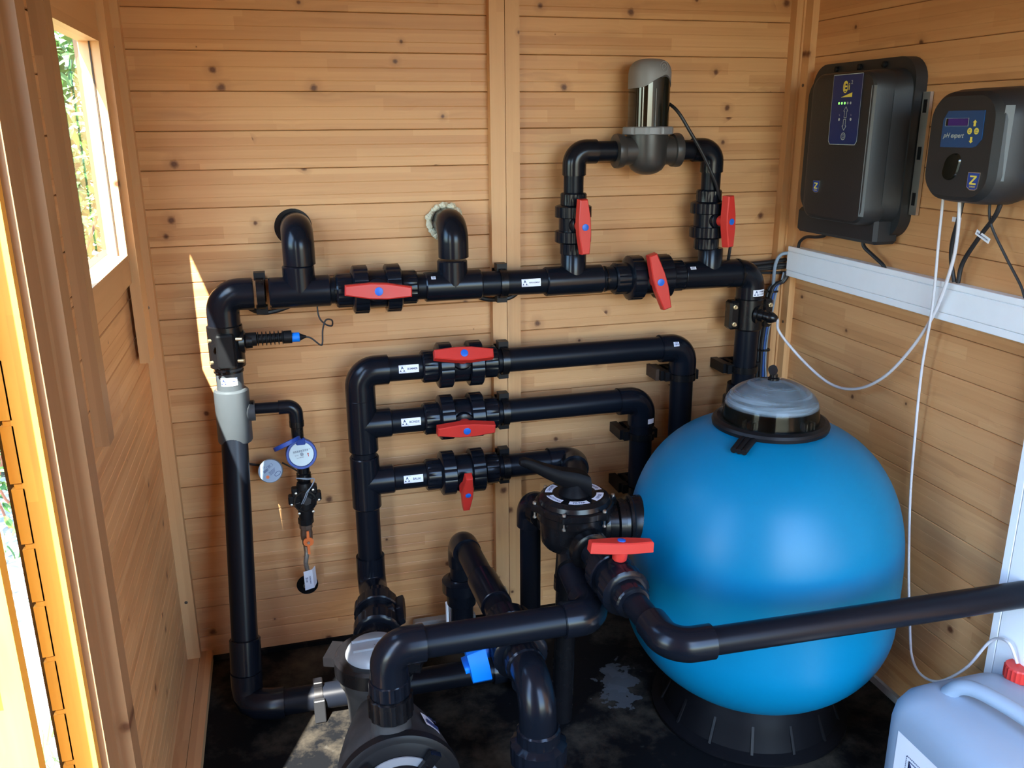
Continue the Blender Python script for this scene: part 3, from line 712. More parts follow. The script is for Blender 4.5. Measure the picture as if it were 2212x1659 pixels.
def rleaf(p): 
    return Matrix.Translation(p) @ Matrix.Rotation(random.uniform(0, 2 * PI), 4, 'Z') @ Matrix.Rotation(random.uniform(-.9, 1.1), 4, 'Y') @ Matrix.Rotation(random.uniform(-.8, .8), 4, 'X')
cnt = 0
for i in range(150):
    st = random.choice(stems); p = random.choice(st[6:]) + V((random.uniform(-.05, .05), random.uniform(-.09, .02), random.uniform(-.05, .05)))
    o = bpy.data.objects.new('leaf', random.choice(lm)); COL.objects.link(o); o.parent = sh; o.matrix_local = Matrix.Translation(-V(sh.location)) @ rleaf(p)
for mat_ in ('skin_leaf', 'skin_leaf2'):
    fb = MB()
    base = leaf_mesh(.05)
    for i in range(5200):
        p = V((random.uniform(-1.9, .0), random.uniform(.25, 2.6), random.uniform(0, 1.85) ))
        if p.y < .5 and p.x > -.1: continue
        m_ = rleaf(p); fb.add([m_ @ v for v in base.v], base.f)
    big = leaf_mesh(.11)
    for i in range(2600):
        p = V((random.uniform(-2.6, .1), random.uniform(1.6, 3.2), random.uniform(.2, 2.0)))
        m_ = rleaf(p); fb.add([m_ @ v for v in big.v], big.f)
    part('foliage', fb, mat_, sh, kind='stuff')
"""weeds by the doorway"""
wd_ = thing('weed', 'tuft of green weeds on the sunlit gravel outside the doorway', 'weed', (-.12, -.35, -.05))
wb_ = MB()
for i in range(60):
    x, y = random.gauss(-.12, .05), random.gauss(-.35, .12); a = random.uniform(0, 6.28); h_ = random.uniform(.05, .13)
    wb_.add([(x, y, -.038), (x + .006, y, -.038), (x + math.cos(a) * .05, y + math.sin(a) * .05, -.038 + h_)], [(0, 1, 2)])
part('blades', wb_, 'skin_leaf', wd_, kind='stuff', smooth=False)

# ================================================================== RETURN MANIFOLD along the back wall
def zm(x): return 1.016 - .0115 * (x - .324)
def PM(x): return V((x, YP, zm(x)))
hz = 'main return pipe'
t1 = thing('return_pipe', 'dark grey return pipe rising from the floor at the left, elbow on top', 'pipe', (.30, -.27, 0))
elbow(t1, (.323, YP, zm(.324)), -Z, X, R63)
pipe(t1, (.3225, YP, .96), (.3225, YP, .78), R63, mat='pvc_grey')
# large reducer tee, lit by the sun
tb = MB().lathe((.3215, YP - .002, .655), (.012, .012, 1), [(0, .039), (.004, .041), (.125, .041), (.130, .0405), (.134, .036)], 40)
tb.lathe((.3215, YP - .002, .728), X, [(0, .026), (.052, .024)], 28)
part('tee', tb, 'pvc_grey', t1, 'thick lighter grey reducing tee')
part('pipe', MB().cyl((.321, -.092, .70), (.3, -.262, .10), R63, 40), 'pvc', t1)
sk_ = part('socket', MB().cyl((.3035, -.236, .195), (.3, -.262, .10), .0372, 40, bev=.002), 'pvc2', t1)
eb_ = MB().sweep([V((.300, -.262, .12)), V((.299, -.266, .085)), V((.300, -.272, .062)), V((.308, -.284, .050)), V((.325, -.296, .046)), V((.36, -.304, .045)), V((.385, -.305, .045))], .0372, 32)
part('elbow', eb_, 'pvc2', t1)
pipe_sticker(t1, (.3225, YP, .815), -Z, -Y, R63, .001, .001, None) if False else None
pipe_sticker(t1, (.3225, YP, .815), X, -Y, R63 * 1.02, .044, .018, 'REFOULEMENT') if False else None
lb = MB(); pw = []
for j in range(7):
    th = -.62 + 1.24 * j / 6
    for zz in (.803, .823): pw.append((.3225 + math.sin(th) * .0323, YP - math.cos(th) * .0323, zz))
lb.add(pw, [(2 * j, 2 * j + 2, 2 * j + 3, 2 * j + 1) for j in range(6)])
st = part('label_sticker', lb, 'sticker', t1, 'small white sticker')
ib = MB()
def cwrap(mb, sh, c, r):                                  # vertical pipe: x wraps, y is height
    mb.add([(c[0] + math.sin(a / r) * r, c[1] - math.cos(a / r) * r, c[2] + b) for a, b in sh[0]], sh[1])
for sh_ in logo_shapes(.016): cwrap(ib, at2d(sh_, -.013, 0), (.3225, YP, .813), .0328)
cwrap(ib, at2d(text2d('REFOULEMENT', .0045, True), .005, .001), (.3225, YP, .813), .0328)
part('lettering', ib, 'ink', st, 'navy print', smooth=False)
# floor run to the right
t2 = thing('floor_pipe', 'dark grey pipe lying on the floor behind the pump', 'pipe', (.6, -.306, 0))
pipe(t2, (.38, -.305, .045), (.93, -.315, .045), R63)
elbow(t2, (.975, -.315, .045), -X, -Y, R63)

# saddle with probe on the left riser
def saddle(label, c, bolts, left):
    t_ = thing('saddle_clamp', label, 'pipe saddle', c, None)
    c = V(c); mb = MB()
    mb.lathe(c - Z * .045, Z, [(0, .036), (.004, .040), (.086, .040), (.090, .036)], 36)
    part('collar', mb, 'gloss_black', t_)
    for s_ in (-1, 1):
        eb = MB().prism(rrect(.090, .020, .006, 3) if False else [(-.040, -.004), (-.034, -.012), (.034, -.012), (.040, -.004), (.040, .004), (-.040, .004)], c + X * s_ * .051 + Y * .0, Z, Y, .016 if s_ > 0 else -.016)
        part('ear', MB().box(c + V((s_ * .036, -.020, -.040)), c + V((s_ * .066, .016, .040)), .006), 'gloss_black', t_)
        for zz in (-.024, .024):
            part('bolt', MB().lathe(c + V((s_ * .054, -.020, zz)), -Y, [(0, .0065), (.004, .0065), (.0045, .004), (.010, .004)], 6), 'brass', t_, 'brass bolt head')
    return t_
# left one: box-like with four long bolts facing the room
t3 = thing('saddle_clamp', 'black saddle clamp with four bolts on the left riser, holding the probe', 'pipe saddle', (.3225, YP, .84))
c = V((.3225, YP, .895))
part('collar', MB().lathe(c - Z * .052, Z, [(0, .036), (.003, .041), (.101, .041), (.104, .037)], 36), 'gloss_black', t3)
part('front_block', MB().box(c + V((-.020, -.055, -.042)), c + V((.022, -.025, .036)), .004), 'black', t3)
for dx in (-.026, .030):
    for dz in (-.026, .026):
        part('bolt', MB().cyl(c + V((dx - .004, -.052, dz)), c + V((dx + .010 * (1 if dx > 0 else -1), -.056, dz)), .0042, 8), 'brass', t3, 'brass bolt')
part('outlet', MB().lathe(c + V((.030, 0, .008)), X, [(0, .030), (.012, .028), (.016, .019), (.03, .018)], 24), 'gloss_black', t3)
pr = thing('ph_probe', 'black ribbed probe with a blue tip in the left saddle clamp', 'probe', (.37, YP, .903))
prof = [(0, .0165), (.028, .0165), (.029, .011)]
x = .030
while x < .088: prof += [(x, .011), (x + .001, .017), (x + .0025, .017), (x + .0035, .011)]; x += .0095
prof += [(.090, .0125), (.091, .0155), (.110, .0155), (.111, .010)]
part('ribbed_grip', MB().lathe((.3645, YP, .906), X, prof, 28), 'black', pr)
part('cap', MB().lathe((.4745, YP, .904), X, [(0, .0115), (.018, .0115), (.0185, .010)], 20), 'blue', pr, 'bright blue cap')
part('cable_boot', MB().lathe((.4925, YP, .904), X, [(0, .010), (.010, .005), (.016, .003)], 16), 'black', pr)
cab = bez([(.505, YP, .904), (.520, YP, .899), (.540, YP - .0, .881), (.546, YP + .004, .885), (.549, YP + .01, .915), (.558, YP + .015, .938), (.573, YP + .02, .936), (.572, YP + .025, .921), (.556, YP + .03, .926), (.543, YP + .035, .945), (.541, YP + .045, .985)], 8)
solo('probe_cable', MB().sweep(cab, .0020, 8), 'cable', 'thin black looped cable from the probe up behind the return pipe', 'cable')

# two wall inlets off the manifold
def wall_branch(x, label, hole, zt=1.157):
    t_ = thing('branch_pipe', label, 'pipe', (x, YP, zm(x)))
    tee(t_, PM(x), X, .071, Z, .064, R63)
    elbow(t_, (x + .004, YP, zt), -Z, Y, R63, L_=.077)
    pipe(t_, (x + .004, YP + .07, zt), (x + .004, .02, zt), R63)
    # opening in the boards
    if hole == 'dark':
        part('wall_opening', MB().lathe((x - .002, -.0012, zt), Y, [(0, .045), (.001, .045)], 30), 'gloss_black', t_, 'dark round hole in the boards')
    else:
        rb = MB()
        for k in range(46):
            a = 2 * PI * k / 46; rr = .040 + random.uniform(-.002, .003)
            p = V((x + .0 + math.cos(a) * rr, -.010 + random.uniform(-.004, .004), zt + .002 + math.sin(a) * rr)); s_ = random.uniform(.006, .010)
            rb.lathe(p - Y * s_, Y, [(0, s_ * .4), (s_ * .6, s_), (s_ * 1.6, s_)], 7)
        part('foam_ring', rb, 'foam', t_, 'cream foam filling the hole', kind='stuff')
    return t_
wall_branch(.502, 'dark grey upturned branch bending into a dark hole, left of the lever valve', 'dark')
wall_branch(.873, 'dark grey upturned branch bending into a foam-filled hole in the wall', 'foam')
tr1 = thing('main_pipe', 'dark grey horizontal pipe pieces between the two upturned branches', 'pipe', PM(.60))
pipe(tr1, PM(.57), PM(.60), R63); pipe(tr1, PM(.77), PM(.81), R63)
ball_valve('red-handled ball valve on the top pipe, between the two upturned branches', PM(.684), X, (-.05, -1, .10), R63, hang=math.radians(-4), hd=.076)
tr2 = thing('main_pipe', 'dark grey top pipe crossing the wall batten, with a white sticker', 'pipe', PM(1.0))
pipe(tr2, PM(.94), PM(1.12), R63)
pipe_sticker(tr2, PM(1.068), X, (0, -1, .12), R63, .050, .019, 'REFOULEMENT')
pipe_sticker(tr2, PM(.82) , X, (0, -1, .9), R63 * 1.19, .011, .008, None, name='barcode_sticker')
tr3 = thing('bypass_tee', 'dark grey tee with an upward branch at the left of the electrolyser loop', 'pipe', PM(1.19))
tee(tr3, PM(1.190), X, .077, Z, .074, R63, .0275)
pipe(tr3, PM(1.25), PM(1.30), R63)
ball_valve('red-handled ball valve on the top pipe, its lever turned steeply across', PM(1.398), X, (-.03, -1, .01), R63, hang=math.radians(-72), hlen=.150, hd=.078)
tr4 = thing('bypass_tee', 'dark grey tee and elbow at the right end of the top pipe', 'pipe', PM(1.575))
tee(tr4, PM(1.578), X, .082, Z, .072, R63, .0275)
elbow(tr4, (1.705, YP, zm(1.705)), -X, -Z, R63)
pipe_sticker(tr4, PM(1.515), X, (0, -1, .8), R63 * 1.19, .016, .008, None, name='barcode_sticker')
lb = MB(); pw = []
for j in range(7):
    th = -.3 + 1.05 * j / 6
    for zz in (.940, .958): pw.append((1.705 + math.sin(th) * .0385, YP - math.cos(th) * .0385, zz))
lb.add(pw, [(2 * j, 2 * j + 2, 2 * j + 3, 2 * j + 1) for j in range(6)])
st = part('label_sticker', lb, 'sticker', tr4, 'small white sticker')
ib = MB()
def cw2(sh): cwrap(ib, sh, (1.705, YP, .949), .0389)
for sh_ in logo_shapes(.016): cw2(at2d(sh_, -.002, 0))
cw2(at2d(text2d('POMPE', .0055, True), .016, .004)); cw2(at2d(text2d('A CHALEUR', .0036, True), .016, -.003))
part('lettering', ib, 'ink', st, 'navy print', smooth=False)
tr5 = thing('descending_pipe', 'dark grey pipe running down behind the tank at the right', 'pipe', (1.7, YP, 0))
pipe(tr5, (1.705, YP, .94), (1.699, YP, .04), R63)
part('union_nut', MB().lathe((1.700, YP, .60), Z, [(0, .046), (.004, .050), (.045, .050), (.050, .042), (.085, .040)], 40), 'pvc2', tr5)
sd2 = saddle('black saddle clamp with brass bolts on the right riser, holding the injection fitting', (1.705, YP, .887), 4, False)
nz_ = thing('injection_fitting', 'black injection nozzle on the right saddle clamp, feeding a thin tube', 'fitting', (1.70, YP - .04, .887))
d_ = V((.62, -.75, -.12)).normalized(); p0 = V((1.712, YP - .030, .890))
part('nozzle', MB().lathe(p0, d_, [(0, .026), (.008, .026), (.010, .017), (.022, .017), (.023, .012), (.034, .012), (.035, .016), (.046, .015), (.058, .008), (.060, .004)], 24), 'gloss_black', nz_)
INJ = p0 + d_ * .060

# clips on the manifold
pipe_clamp('black pipe clip near the top left elbow', PM(.412), X, Y, R63)
pipe_clamp('black pipe clip where the top pipe crosses the middle batten', PM(1.0) , X, Y, R63, dist=.064)
def tie(label, c, u, r, loc=None):
    c, u = V(c), V(u).normalized(); mb = MB(); mb.lathe(c - u * .0022, u, [(0, r + .0004), (.0001, r + .0022), (.0044, r + .0022), (.0045, r + .0004)], 32)
    w_ = -Y if abs(u.x) > .5 or abs(u.z) > .5 else Z
    mb.box(c + V((-.004, -r - .006, r * .0 + .000)), c + V((.004, -r, .007)))
    return solo('cable_tie', mb, 'gloss_black', label, 'cable tie', 'black cable ties on the pipes')
tie('black cable tie round the top pipe just left of the first lever valve', PM(.585), X, .0315)
tie('black cable tie round the top pipe left of the tilted lever valve', PM(1.277), X, .0315)
tie('black cable tie at the top right corner elbow', PM(1.664), X, .0375)
tie('black cable tie round the left riser above its white sticker', (.3225, YP, .834), Z, .0325)
# grey cable dipping behind the left clip
solo('cable', MB().sweep(bez([(.36, -.03, .985), (.40, -.04, .962), (.44, -.035, .960), (.50, -.02, .975), (.56, -.015, .99)], 6), .006, 8), 'cable', 'black cable sagging behind the top pipe at the left clip', 'cable')
solo('cable', MB().sweep(bez([(.93, -.04, .985), (.96, -.035, .962), (1.0, -.03, .955), (1.04, -.032, .960), (1.08, -.02, .985)], 6), .006, 8), 'cable', 'black cable sagging behind the top pipe at the middle batten', 'cable')

# ---- electrolyser loop
bl = thing('bypass_pipe', 'thin dark grey pipe with an elbow, left side of the electrolyser loop', 'pipe', (1.188, YP, 1.22))
XA, XB, ZC = 1.188, 1.567, 1.327
pipe(bl, (XA, YP, 1.20), (XA, YP, 1.29), R50); elbow(bl, (XA + .001, YP, ZC), -Z, X, R50); pipe(bl, (1.23, YP, ZC), (1.325, YP, ZC), R50)
br = thing('bypass_pipe', 'thin dark grey pipe with an elbow, right side of the electrolyser loop', 'pipe', (XB, YP, 1.22))
pipe(br, (XB, YP, 1.20), (XB, YP, 1.29), R50); elbow(br, (XB, YP, ZC), -Z, -X, R50); pipe(br, (1.45, YP, ZC), (1.53, YP, ZC), R50)
ball_valve('red-handled ball valve on the left leg of the electrolyser loop', (XA, YP, 1.150), Z, (.03, -1, 0), R50, hang=math.radians(3), hlen=.135, hd=.072)
ball_valve('red-handled ball valve on the right leg of the electrolyser loop', (XB - .003, YP, 1.148), Z, (.30, -1, .02), R50, hang=math.radians(4), hlen=.132, hd=.074)
ce = thing('electrolyser_cell', 'dark electrolyser cell with a grey domed cap on the wooden wall', 'electrolyser', (1.385, YP, 1.276))
cc = V((1.3835, YP, 0))
cb_ = MB()
cb_.lathe(V((1.3835, YP, 1.268)), Z, [(0, .012), (.004, .026), (.012, .039), (.026, .048), (.048, .0515), (.100, .0525), (.102, .0525)], 40)
for s_ in (-1, 1):
    cb_.lathe(V((1.3835, YP, ZC)), X * s_, [(0, .0355), (.066, .0355), (.068, .0405), (.080, .0425), (.087, .0415), (.088, .033)], 36)
part('body', cb_, 'cell', ce)
part('collar_ring', MB().lathe(V((1.3835, YP, 1.366)), Z, [(0, .060), (.002, .0635, 1), (.017, .0635, 1), (.0195, .060)], 96, lambda th: 1 - .035 * (1 if math.cos(11 * th) < -.82 else 0)), 'grey_plastic', ce, 'grey ribbed collar', ang=25)
gb_ = MB()
def sqr(r, sq, z, n=48):
    out = []
    for k in range(n):
        th = 2 * PI * k / n; e = 2 / sq; out.append((1.3835 + r * math.copysign(abs(math.cos(th)) ** e, math.cos(th)), YP + r * math.copysign(abs(math.sin(th)) ** e, math.sin(th)), z))
    return out
def loft(mb, rings):
    n = len(rings[0]); o = len(mb.v); vs = [p for r_ in rings for p in r_]
    fs = [(i * n + k, i * n + (k + 1) % n, (i + 1) * n + (k + 1) % n, (i + 1) * n + k) for i in range(len(rings) - 1) for k in range(n)]
    mb.add(vs, fs + [tuple(range(n)), tuple(range((len(rings) - 1) * n, len(rings) * n))]); return mb
loft(gb_, [sqr(.0485, 2.6, z_) for z_ in (1.384, 1.42, 1.46, 1.505)])
part('smoked_chamber', gb_, 'smoked', ce, 'smoked dark transparent chamber')
for a in (-.45, .6, 2.4, 3.9):
    pass
part('chamber_rib', MB().box((1.3795, YP - .0508, 1.386), (1.3812, YP - .046, 1.475)), 'grey_plastic', ce)
# cap: dome whose lower rim waves up in front
n = 64; rings = []
def cap_z(th):                                            # lower rim
    a = (th + PI / 2 + PI) % (2 * PI) - PI               # 0 in front (-Y)
    return 1.476 + .030 * math.exp(-((a - .35) / .62) ** 2)
for f_ in [i / 10 for i in range(11)]:
    r_ = []
    for k in range(n):
        th = 2 * PI * k / n; z0 = cap_z(th)
        if f_ < .4: z = z0 + (1.512 - z0) * f_ / .4; rr = .0500
        else:
            a = (f_ - .4) / .6 * PI / 2 * .98; z = 1.512 + .034 * math.sin(a); rr = .050 * (math.cos(a) ** .62)
        e = 2 / 2.6
        r_.append((1.3835 + rr * math.copysign(abs(math.cos(th)) ** e, math.cos(th)), YP + rr * math.copysign(abs(math.sin(th)) ** e, math.sin(th)), z))
    rings.append(r_)
cp = part('cap', loft(MB(), rings), 'grey_plastic', ce, 'light grey domed cap')
mk = MB(); ring_ = [(.011 * math.cos(2 * PI * i / 24), .013 * math.sin(2 * PI * i / 24)) for i in range(24)]
flat(mk, ring2d(ring_, .0012), (1.398, YP - .0505, 1.524), X, Z); flat(mk, ring2d([(a * .55, b * .55) for a, b in ring_[:18]] , .0012), (1.398, YP - .0507, 1.524), X, Z)
part('embossed_mark', mk, 'grey_plastic', cp, smooth=False)
solo('cell_cable', MB().sweep(bez([(1.425, YP + .02, 1.452), (1.445, YP - .03, 1.425), (1.480, YP - .045, 1.370), (1.520, YP - .045, 1.312), (1.560, YP - .04, 1.245), (1.590, YP - .02, 1.19), (1.628, YP + .0, 1.155), (1.648, YP + .02, 1.115), (1.650, YP + .03, 1.04), (1.652, YP + .05, 1.02)], 8), .0042, 10), 'cable', 'black cable running down from the electrolyser cell to the top pipe', 'cable')

# ================================================================== SUCTION MANIFOLD
XS = .630
sm = thing('suction_manifold', 'dark grey upright manifold pipe with one elbow and two tees', 'pipe', (XS, YP, .2))
ZR = (.806, .666, .510)
elbow(sm, (XS, YP, ZR[0]), -Z, X, R63)
for z_ in ZR[1:]: tee(sm, (XS, YP, z_), Z, .071, X, .073, R63)
pipe(sm, (XS, YP, .74), (XS, YP, .26), R63)
elbow(sm, (XS, YP, .212), Z, -Y, R63, L_=.085)
sv = V((XS - .002, -.225, .212))
words = ('SKIMMER', 'BONDE', 'BALAI'); ends = (1.46, 1.345, 1.15); pos = ('top', 'middle', 'bottom')
hd_ = ((-.02, -1, .62), (-.02, -1, -.14), (-.02, -1, -.42)); hg = (math.radians(-3), math.radians(-2), math.radians(90))
for i, z_ in enumerate(ZR):
    sr = thing('suction_pipe', 'dark grey %s suction pipe between manifold and valve, with a white sticker' % pos[i], 'pipe', (.74, YP, z_))
    pipe(sr, (XS + .06, YP, z_), (.80, YP, z_), R63)
    pipe_sticker(sr, (.750, YP, z_ + .0), X, (0, -1, .18), R63, .050, .020, words[i])
    ball_valve('red-handled ball valve on the %s suction pipe%s' % (pos[i], ', its lever hanging down' if i == 2 else ', lever lying along the pipe'), (.884, YP, z_), X, hd_[i], R63, hang=hg[i], hlen=.150 if i < 2 else .118, hd=.078)
    rr_ = thing('suction_pipe', ('dark grey %s suction pipe right of its valve, bending down' % pos[i]) if i < 2 else 'dark grey bottom suction pipe right of its valve, bending towards the room', 'pipe', (1.2, YP, z_))
    pipe(rr_, (.96, YP, z_), (ends[i], YP, z_), R63)
    pipe_clamp('black pipe clip on the %s suction pipe at the middle batten' % pos[i], (1.002, YP, z_), X, Y, R63, dist=.064)
    if i == 0:
        elbow(rr_, (1.512, YP, z_ - .001), -X, -Z, R63); pipe(rr_, (1.512, YP, .76), (1.516, YP, .02), R63)
        pipe_sticker(rr_, (1.475, YP, z_), X, (0, -1, .5), R63 * 1.19, .016, .012, None, name='barcode_sticker')
        pipe_clamp('black pipe clip with a wooden spacer on the right-hand upright pipe', (1.513, YP, .722), Z, Y, R63, side=-1, spacer=True)
    elif i == 1:
        elbow(rr_, (1.395, YP, z_ - .002), -X, -Z, R63); pipe(rr_, (1.395, YP, .62), (1.399, YP, .02), R63)
        lb = MB(); pw = []
        for j in range(5):
            th = .1 + .6 * j / 4
            for zz in (.603, .617): pw.append((1.395 + math.sin(th) * .0383, YP - math.cos(th) * .0383, zz))
        lb.add(pw, [(2 * j, 2 * j + 2, 2 * j + 3, 2 * j + 1) for j in range(4)]); part('barcode_sticker', lb, 'sticker', rr_, 'small white sticker')
        pipe_clamp('black pipe clip on the upright pipe left of the tank, upper one', (1.396, YP, .560), Z, Y, R63, side=-1)
        pipe_clamp('black pipe clip on the upright pipe left of the tank, lower one', (1.397, YP, .400), Z, Y, R63, side=-1)
    else:
        elbow(rr_, (1.196, YP, z_), -X, V((-.25, -.97, 0)), R63); pipe(rr_, (1.182, -.145, z_), (1.108, -.395, z_), R63)
pipe_clamp('black pipe clip on the upright pipe at the right, level with the tank dome', (1.7035, YP, .728), Z, Y, R63, side=-1)

# ---- water meter line
ml = thing('meter_pipe', 'thin black pipe with an elbow from the reducing tee to the water meter', 'pipe', (.43, YP, .73))
part('reducer', MB().lathe((.350, YP, .733), X, [(0, .021), (.003, .0215), (.022, .0215), (.024, .019)], 28), 'gloss_black', ml)
pipe(ml, (.36, YP, .733), (.45, YP - .0, .731), .0135)
part('elbow', MB().sweep(elbow_path((.469, YP, .7305), -X, -Z, .020, .040), .0175, 24), 'pvc2', ml)
part('adapter', MB().lathe((.469, YP, .692), -Z, [(0, .018), (.014, .018, ), (.016, .015), (.045, .0145)], 28), 'gloss_black', ml)
wm_ = thing('water_meter', 'round water meter with an open blue lid and a white dial', 'water meter', (.478, YP, .60))
mc = V((.474, YP - .004, .606)); mn = V((.02, -1, .22)).normalized(); mu_ = V((0, 0, 1)); mu_ = (mu_ - mn * mu_.dot(mn)).normalized(); mr_ = mu_.cross(-mn) * -1
mr_ = mn.cross(mu_) * -1
part('housing', MB().lathe(mc - mn * .020, mn, [(0, .030), (.004, .038), (.034, .038), (.038, .0365), (.038, .0315), (.032, .0305)], 48), 'navy', wm_, 'blue plastic housing')
dl_ = part('dial', MB().lathe(mc + mn * .0125, mn, [(0, .0300), (.001, .0300)], 40), 'sticker', wm_, 'white printed dial')
ib = MB(); o_ = mc + mn * .0139; ru = mu_.cross(mn); 
ru = V((1, 0, 0)); ru = (ru - mn * ru.dot(mn)).normalized(); rv = mn.cross(ru) * 1.0
if rv.z < 0: rv = -rv
rot = .12
def D(sh, x_, y_, s_=1): return at2d(at2d(sh, x_, y_, s_), 0, 0, 1, rot)
for i, ch in enumerate('00000306'):
    bx = -.017 + i * .0047
    flat(ib, D(ring2d([(-.0019, -.0026), (.0019, -.0026), (.0019, .0026), (-.0019, .0026)], .0004), bx, .008), o_, ru, rv)
    flat(ib, D(text2d(ch, .0052, True), bx, .008), o_, ru, rv, .0001)
flat(ib, D(text2d('m3', .0035), .0215, .009), o_, ru, rv)
flat(ib, D(text2d('Q3 2.5', .0032), -.012, -.001), o_, ru, rv); flat(ib, D(text2d('EAU FROIDE', .0032), -.004, -.008), o_, ru, rv)
for k in range(8):
    a = 2 * PI * k / 8; flat(ib, D(poly2d([(0, 0), (.0045 * math.cos(a - .2), .0045 * math.sin(a - .2)), (.0045 * math.cos(a + .2), .0045 * math.sin(a + .2))]), .001, -.0005), o_, ru, rv)
part('dial_print', ib, 'ink', dl_, smooth=False)
ib = MB(); flat(ib, D(poly2d([(-.0008, -.005), (.0008, -.005), (.0008, .001), (.0024, .001), (0, .005), (-.0024, .001), (-.0008, .001)]), .016, -.004), o_, ru, rv)
part('red_pointer', ib, 'red', dl_, 'small red arrow', smooth=False)
part('window', MB().lathe(mc + mn * .0155, mn, [(0, .0303), (.0015, .0300)], 40), 'glass', wm_, 'clear cover')
lid = MB(); lc = mc + V((-.030, -.012, .038)); la = V((.90, .0, .42)).normalized(); lnn = V((-.40, -.25, .88)).normalized()
lid.lathe(mc + V((-.030, -.016, .030)), V((-.36, .30, .88)).normalized(), [(0, .033), (.001, .035), (.010, .035), (.011, .031)], 36)
lid.box(mc + V((-.010, -.012, .026)), mc + V((.012, .004, .042)), .002)
part('lid', lid, 'navy', wm_, 'open blue lid')
part('lower_union', MB().lathe((.476, YP, .570), -Z, [(0, .0155), (.016, .0155), (.018, .018), (.034, .0185), (.037, .0165), (.062, .0165)], 30), 'gloss_black', wm_)
# solenoid valve
so_ = thing('solenoid_valve', 'black solenoid valve with steel screws below the water meter', 'solenoid valve', (.475, YP, .43))
c = V((.474, YP - .006, .484))
sbm = MB(); oct_ = [(.030 * math.cos(2 * PI * (i + .5) / 8), .033 * math.sin(2 * PI * (i + .5) / 8)) for i in range(8)]
sbm.prism(oct_, c + Y * .014, X, Z, .030); sbm.lathe(c + Z * .045, -Z, [(0, .017), (.012, .020), (.075, .020), (.100, .0175)], 24)
for sx, sz in ((-1, .004), (1, .008), (-.72, .024), (.72, .028)): sbm.box(c + V((sx * .033 - .008, -.016, sz - .012)), c + V((sx * .033 + .008, .010, sz + .010)), .003)
part('body', sbm, 'black', so_)
ringm = MB().lathe(c - Y * .016, -Y, [(0, .0285), (.004, .0285), (.0045, .0250), (.002, .0245)], 36)
for k in range(8):
    a = 2 * PI * k / 8 + .2; p = c + V((math.cos(a) * .013, -.017, math.sin(a) * .013)); q_ = c + V((math.cos(a) * .025, -.017, math.sin(a) * .025)); ringm.cyl(p, q_, .0016, 6)
part('bonnet', ringm, 'gloss_black', so_)
part('coil', MB().prism([(.0135 * math.cos(2 * PI * (i + .3) / 6), .0135 * math.sin(2 * PI * (i + .3) / 6)) for i in range(6)], c + V((.004, -.016, .004)), X, Z, .012, .12), 'charcoal', so_)
for sx, sz in ((-1, -.006), (1, .000), (-.62, .024), (.62, .029), (-.50, -.032), (.52, -.030)):
    part('screw', MB().lathe(c + V((sx * .034, -.017, sz)), -Y, [(0, .0034), (.003, .0034), (.0036, .002)], 8), 'steel', so_, 'steel screw head')
wr_ = MB()
for k in (0, 1): wr_.sweep(bez([c + V((-.010 + .004 * k, -.028, -.002)), c + V((-.002 + .004 * k, -.036, .016)), c + V((.006 + .003 * k, -.038, .034)), c + V((.020, -.034, .048 + .002 * k)), c + V((.026, -.026, .062)), c + V((.010, -.022, .060 + .003 * k)), c + V((-.018, -.02, .066))], 6), .0011, 6)
part('wires', wr_, 'cable_grey', so_, 'thin black and white wires', kind='stuff')
part('hex_nut', MB().lathe((.472, YP, .430), -Z, [(0, .0185), (.002, .0195), (.016, .0195), (.019, .0165)], 8), 'black', so_, smooth=False)
# counter
co = thing('flow_counter', 'white round flow counter with a small display hanging left of the meter', 'counter', (.40, -.03, .53))
cn = V((-.02, -1, .35)).normalized(); c = V((.395, -.055, .553)); cu = V((1, 0, 0)); cu = (cu - cn * cu.dot(cn)).normalized(); cv = cn.cross(cu); cv = cv if cv.z > 0 else -cv
part('case', MB().lathe(c - cn * .016, cn, [(0, .028), (.003, .0305), (.030, .0300), (.034, .0285), (.034, .0)], 40, cap=False), 'hdpe', co, 'milky white case')
ib = MB(); o_ = c + cn * .0185; r3 = .62
def D3(sh, x_, y_, s_=1): return at2d(at2d(sh, x_, y_, s_), 0, 0, 1, r3)
flat(ib, D3(ring2d(rrect(.016, .0075, .001, 2), .0007), .007, .010), o_, cu, cv); flat(ib, D3(text2d('53', .0065, True), .0055, .010), o_, cu, cv)
flat(ib, D3(text2d('CE', .005), -.006, .017), o_, cu, cv)
for k in range(9): flat(ib, D3(poly2d([(-.012 + k * .0014, .008), (-.0112 + k * .0014, .008), (-.0112 + k * .0014, .014), (-.012 + k * .0014, .014)]), -.002, -.004), o_, cu, cv)
for k in range(4): flat(ib, D3(poly2d([(-.006, -.001 - k * .0025), (.014 - k * .002, -.001 - k * .0025), (.014 - k * .002, -.0018 - k * .0025), (-.006, -.0018 - k * .0025)]), 0, 0), o_, cu, cv)
flat(ib, D3(ring2d([(.009 * math.cos(2 * PI * i / 16), .005 * math.sin(2 * PI * i / 16)) for i in range(16)], .0012), .010, -.017), o_, cu, cv)
part('face_print', ib, 'ink', co, 'printed face', smooth=False)
ib = MB(); flat(ib, D3(circ2d(.0042, 16), -.014, -.008), o_, cu, cv); part('pink_mark', ib, 'orange', co, smooth=False)
solo('counter_lead', MB().sweep(bez([(.425, -.03, .562), (.445, -.04, .552), (.470, -.075, .545), (.478, -.11, .548)], 6), .0022, 6), 'cable', 'black lead from the counter to the meter', 'cable')
solo('counter_lead', MB().sweep(bez([(.372, -.03, .561), (.350, -.03, .566), (.325, -.02, .570)], 6), .0035, 6), 'cable', 'black striped lead going behind the left riser', 'cable')
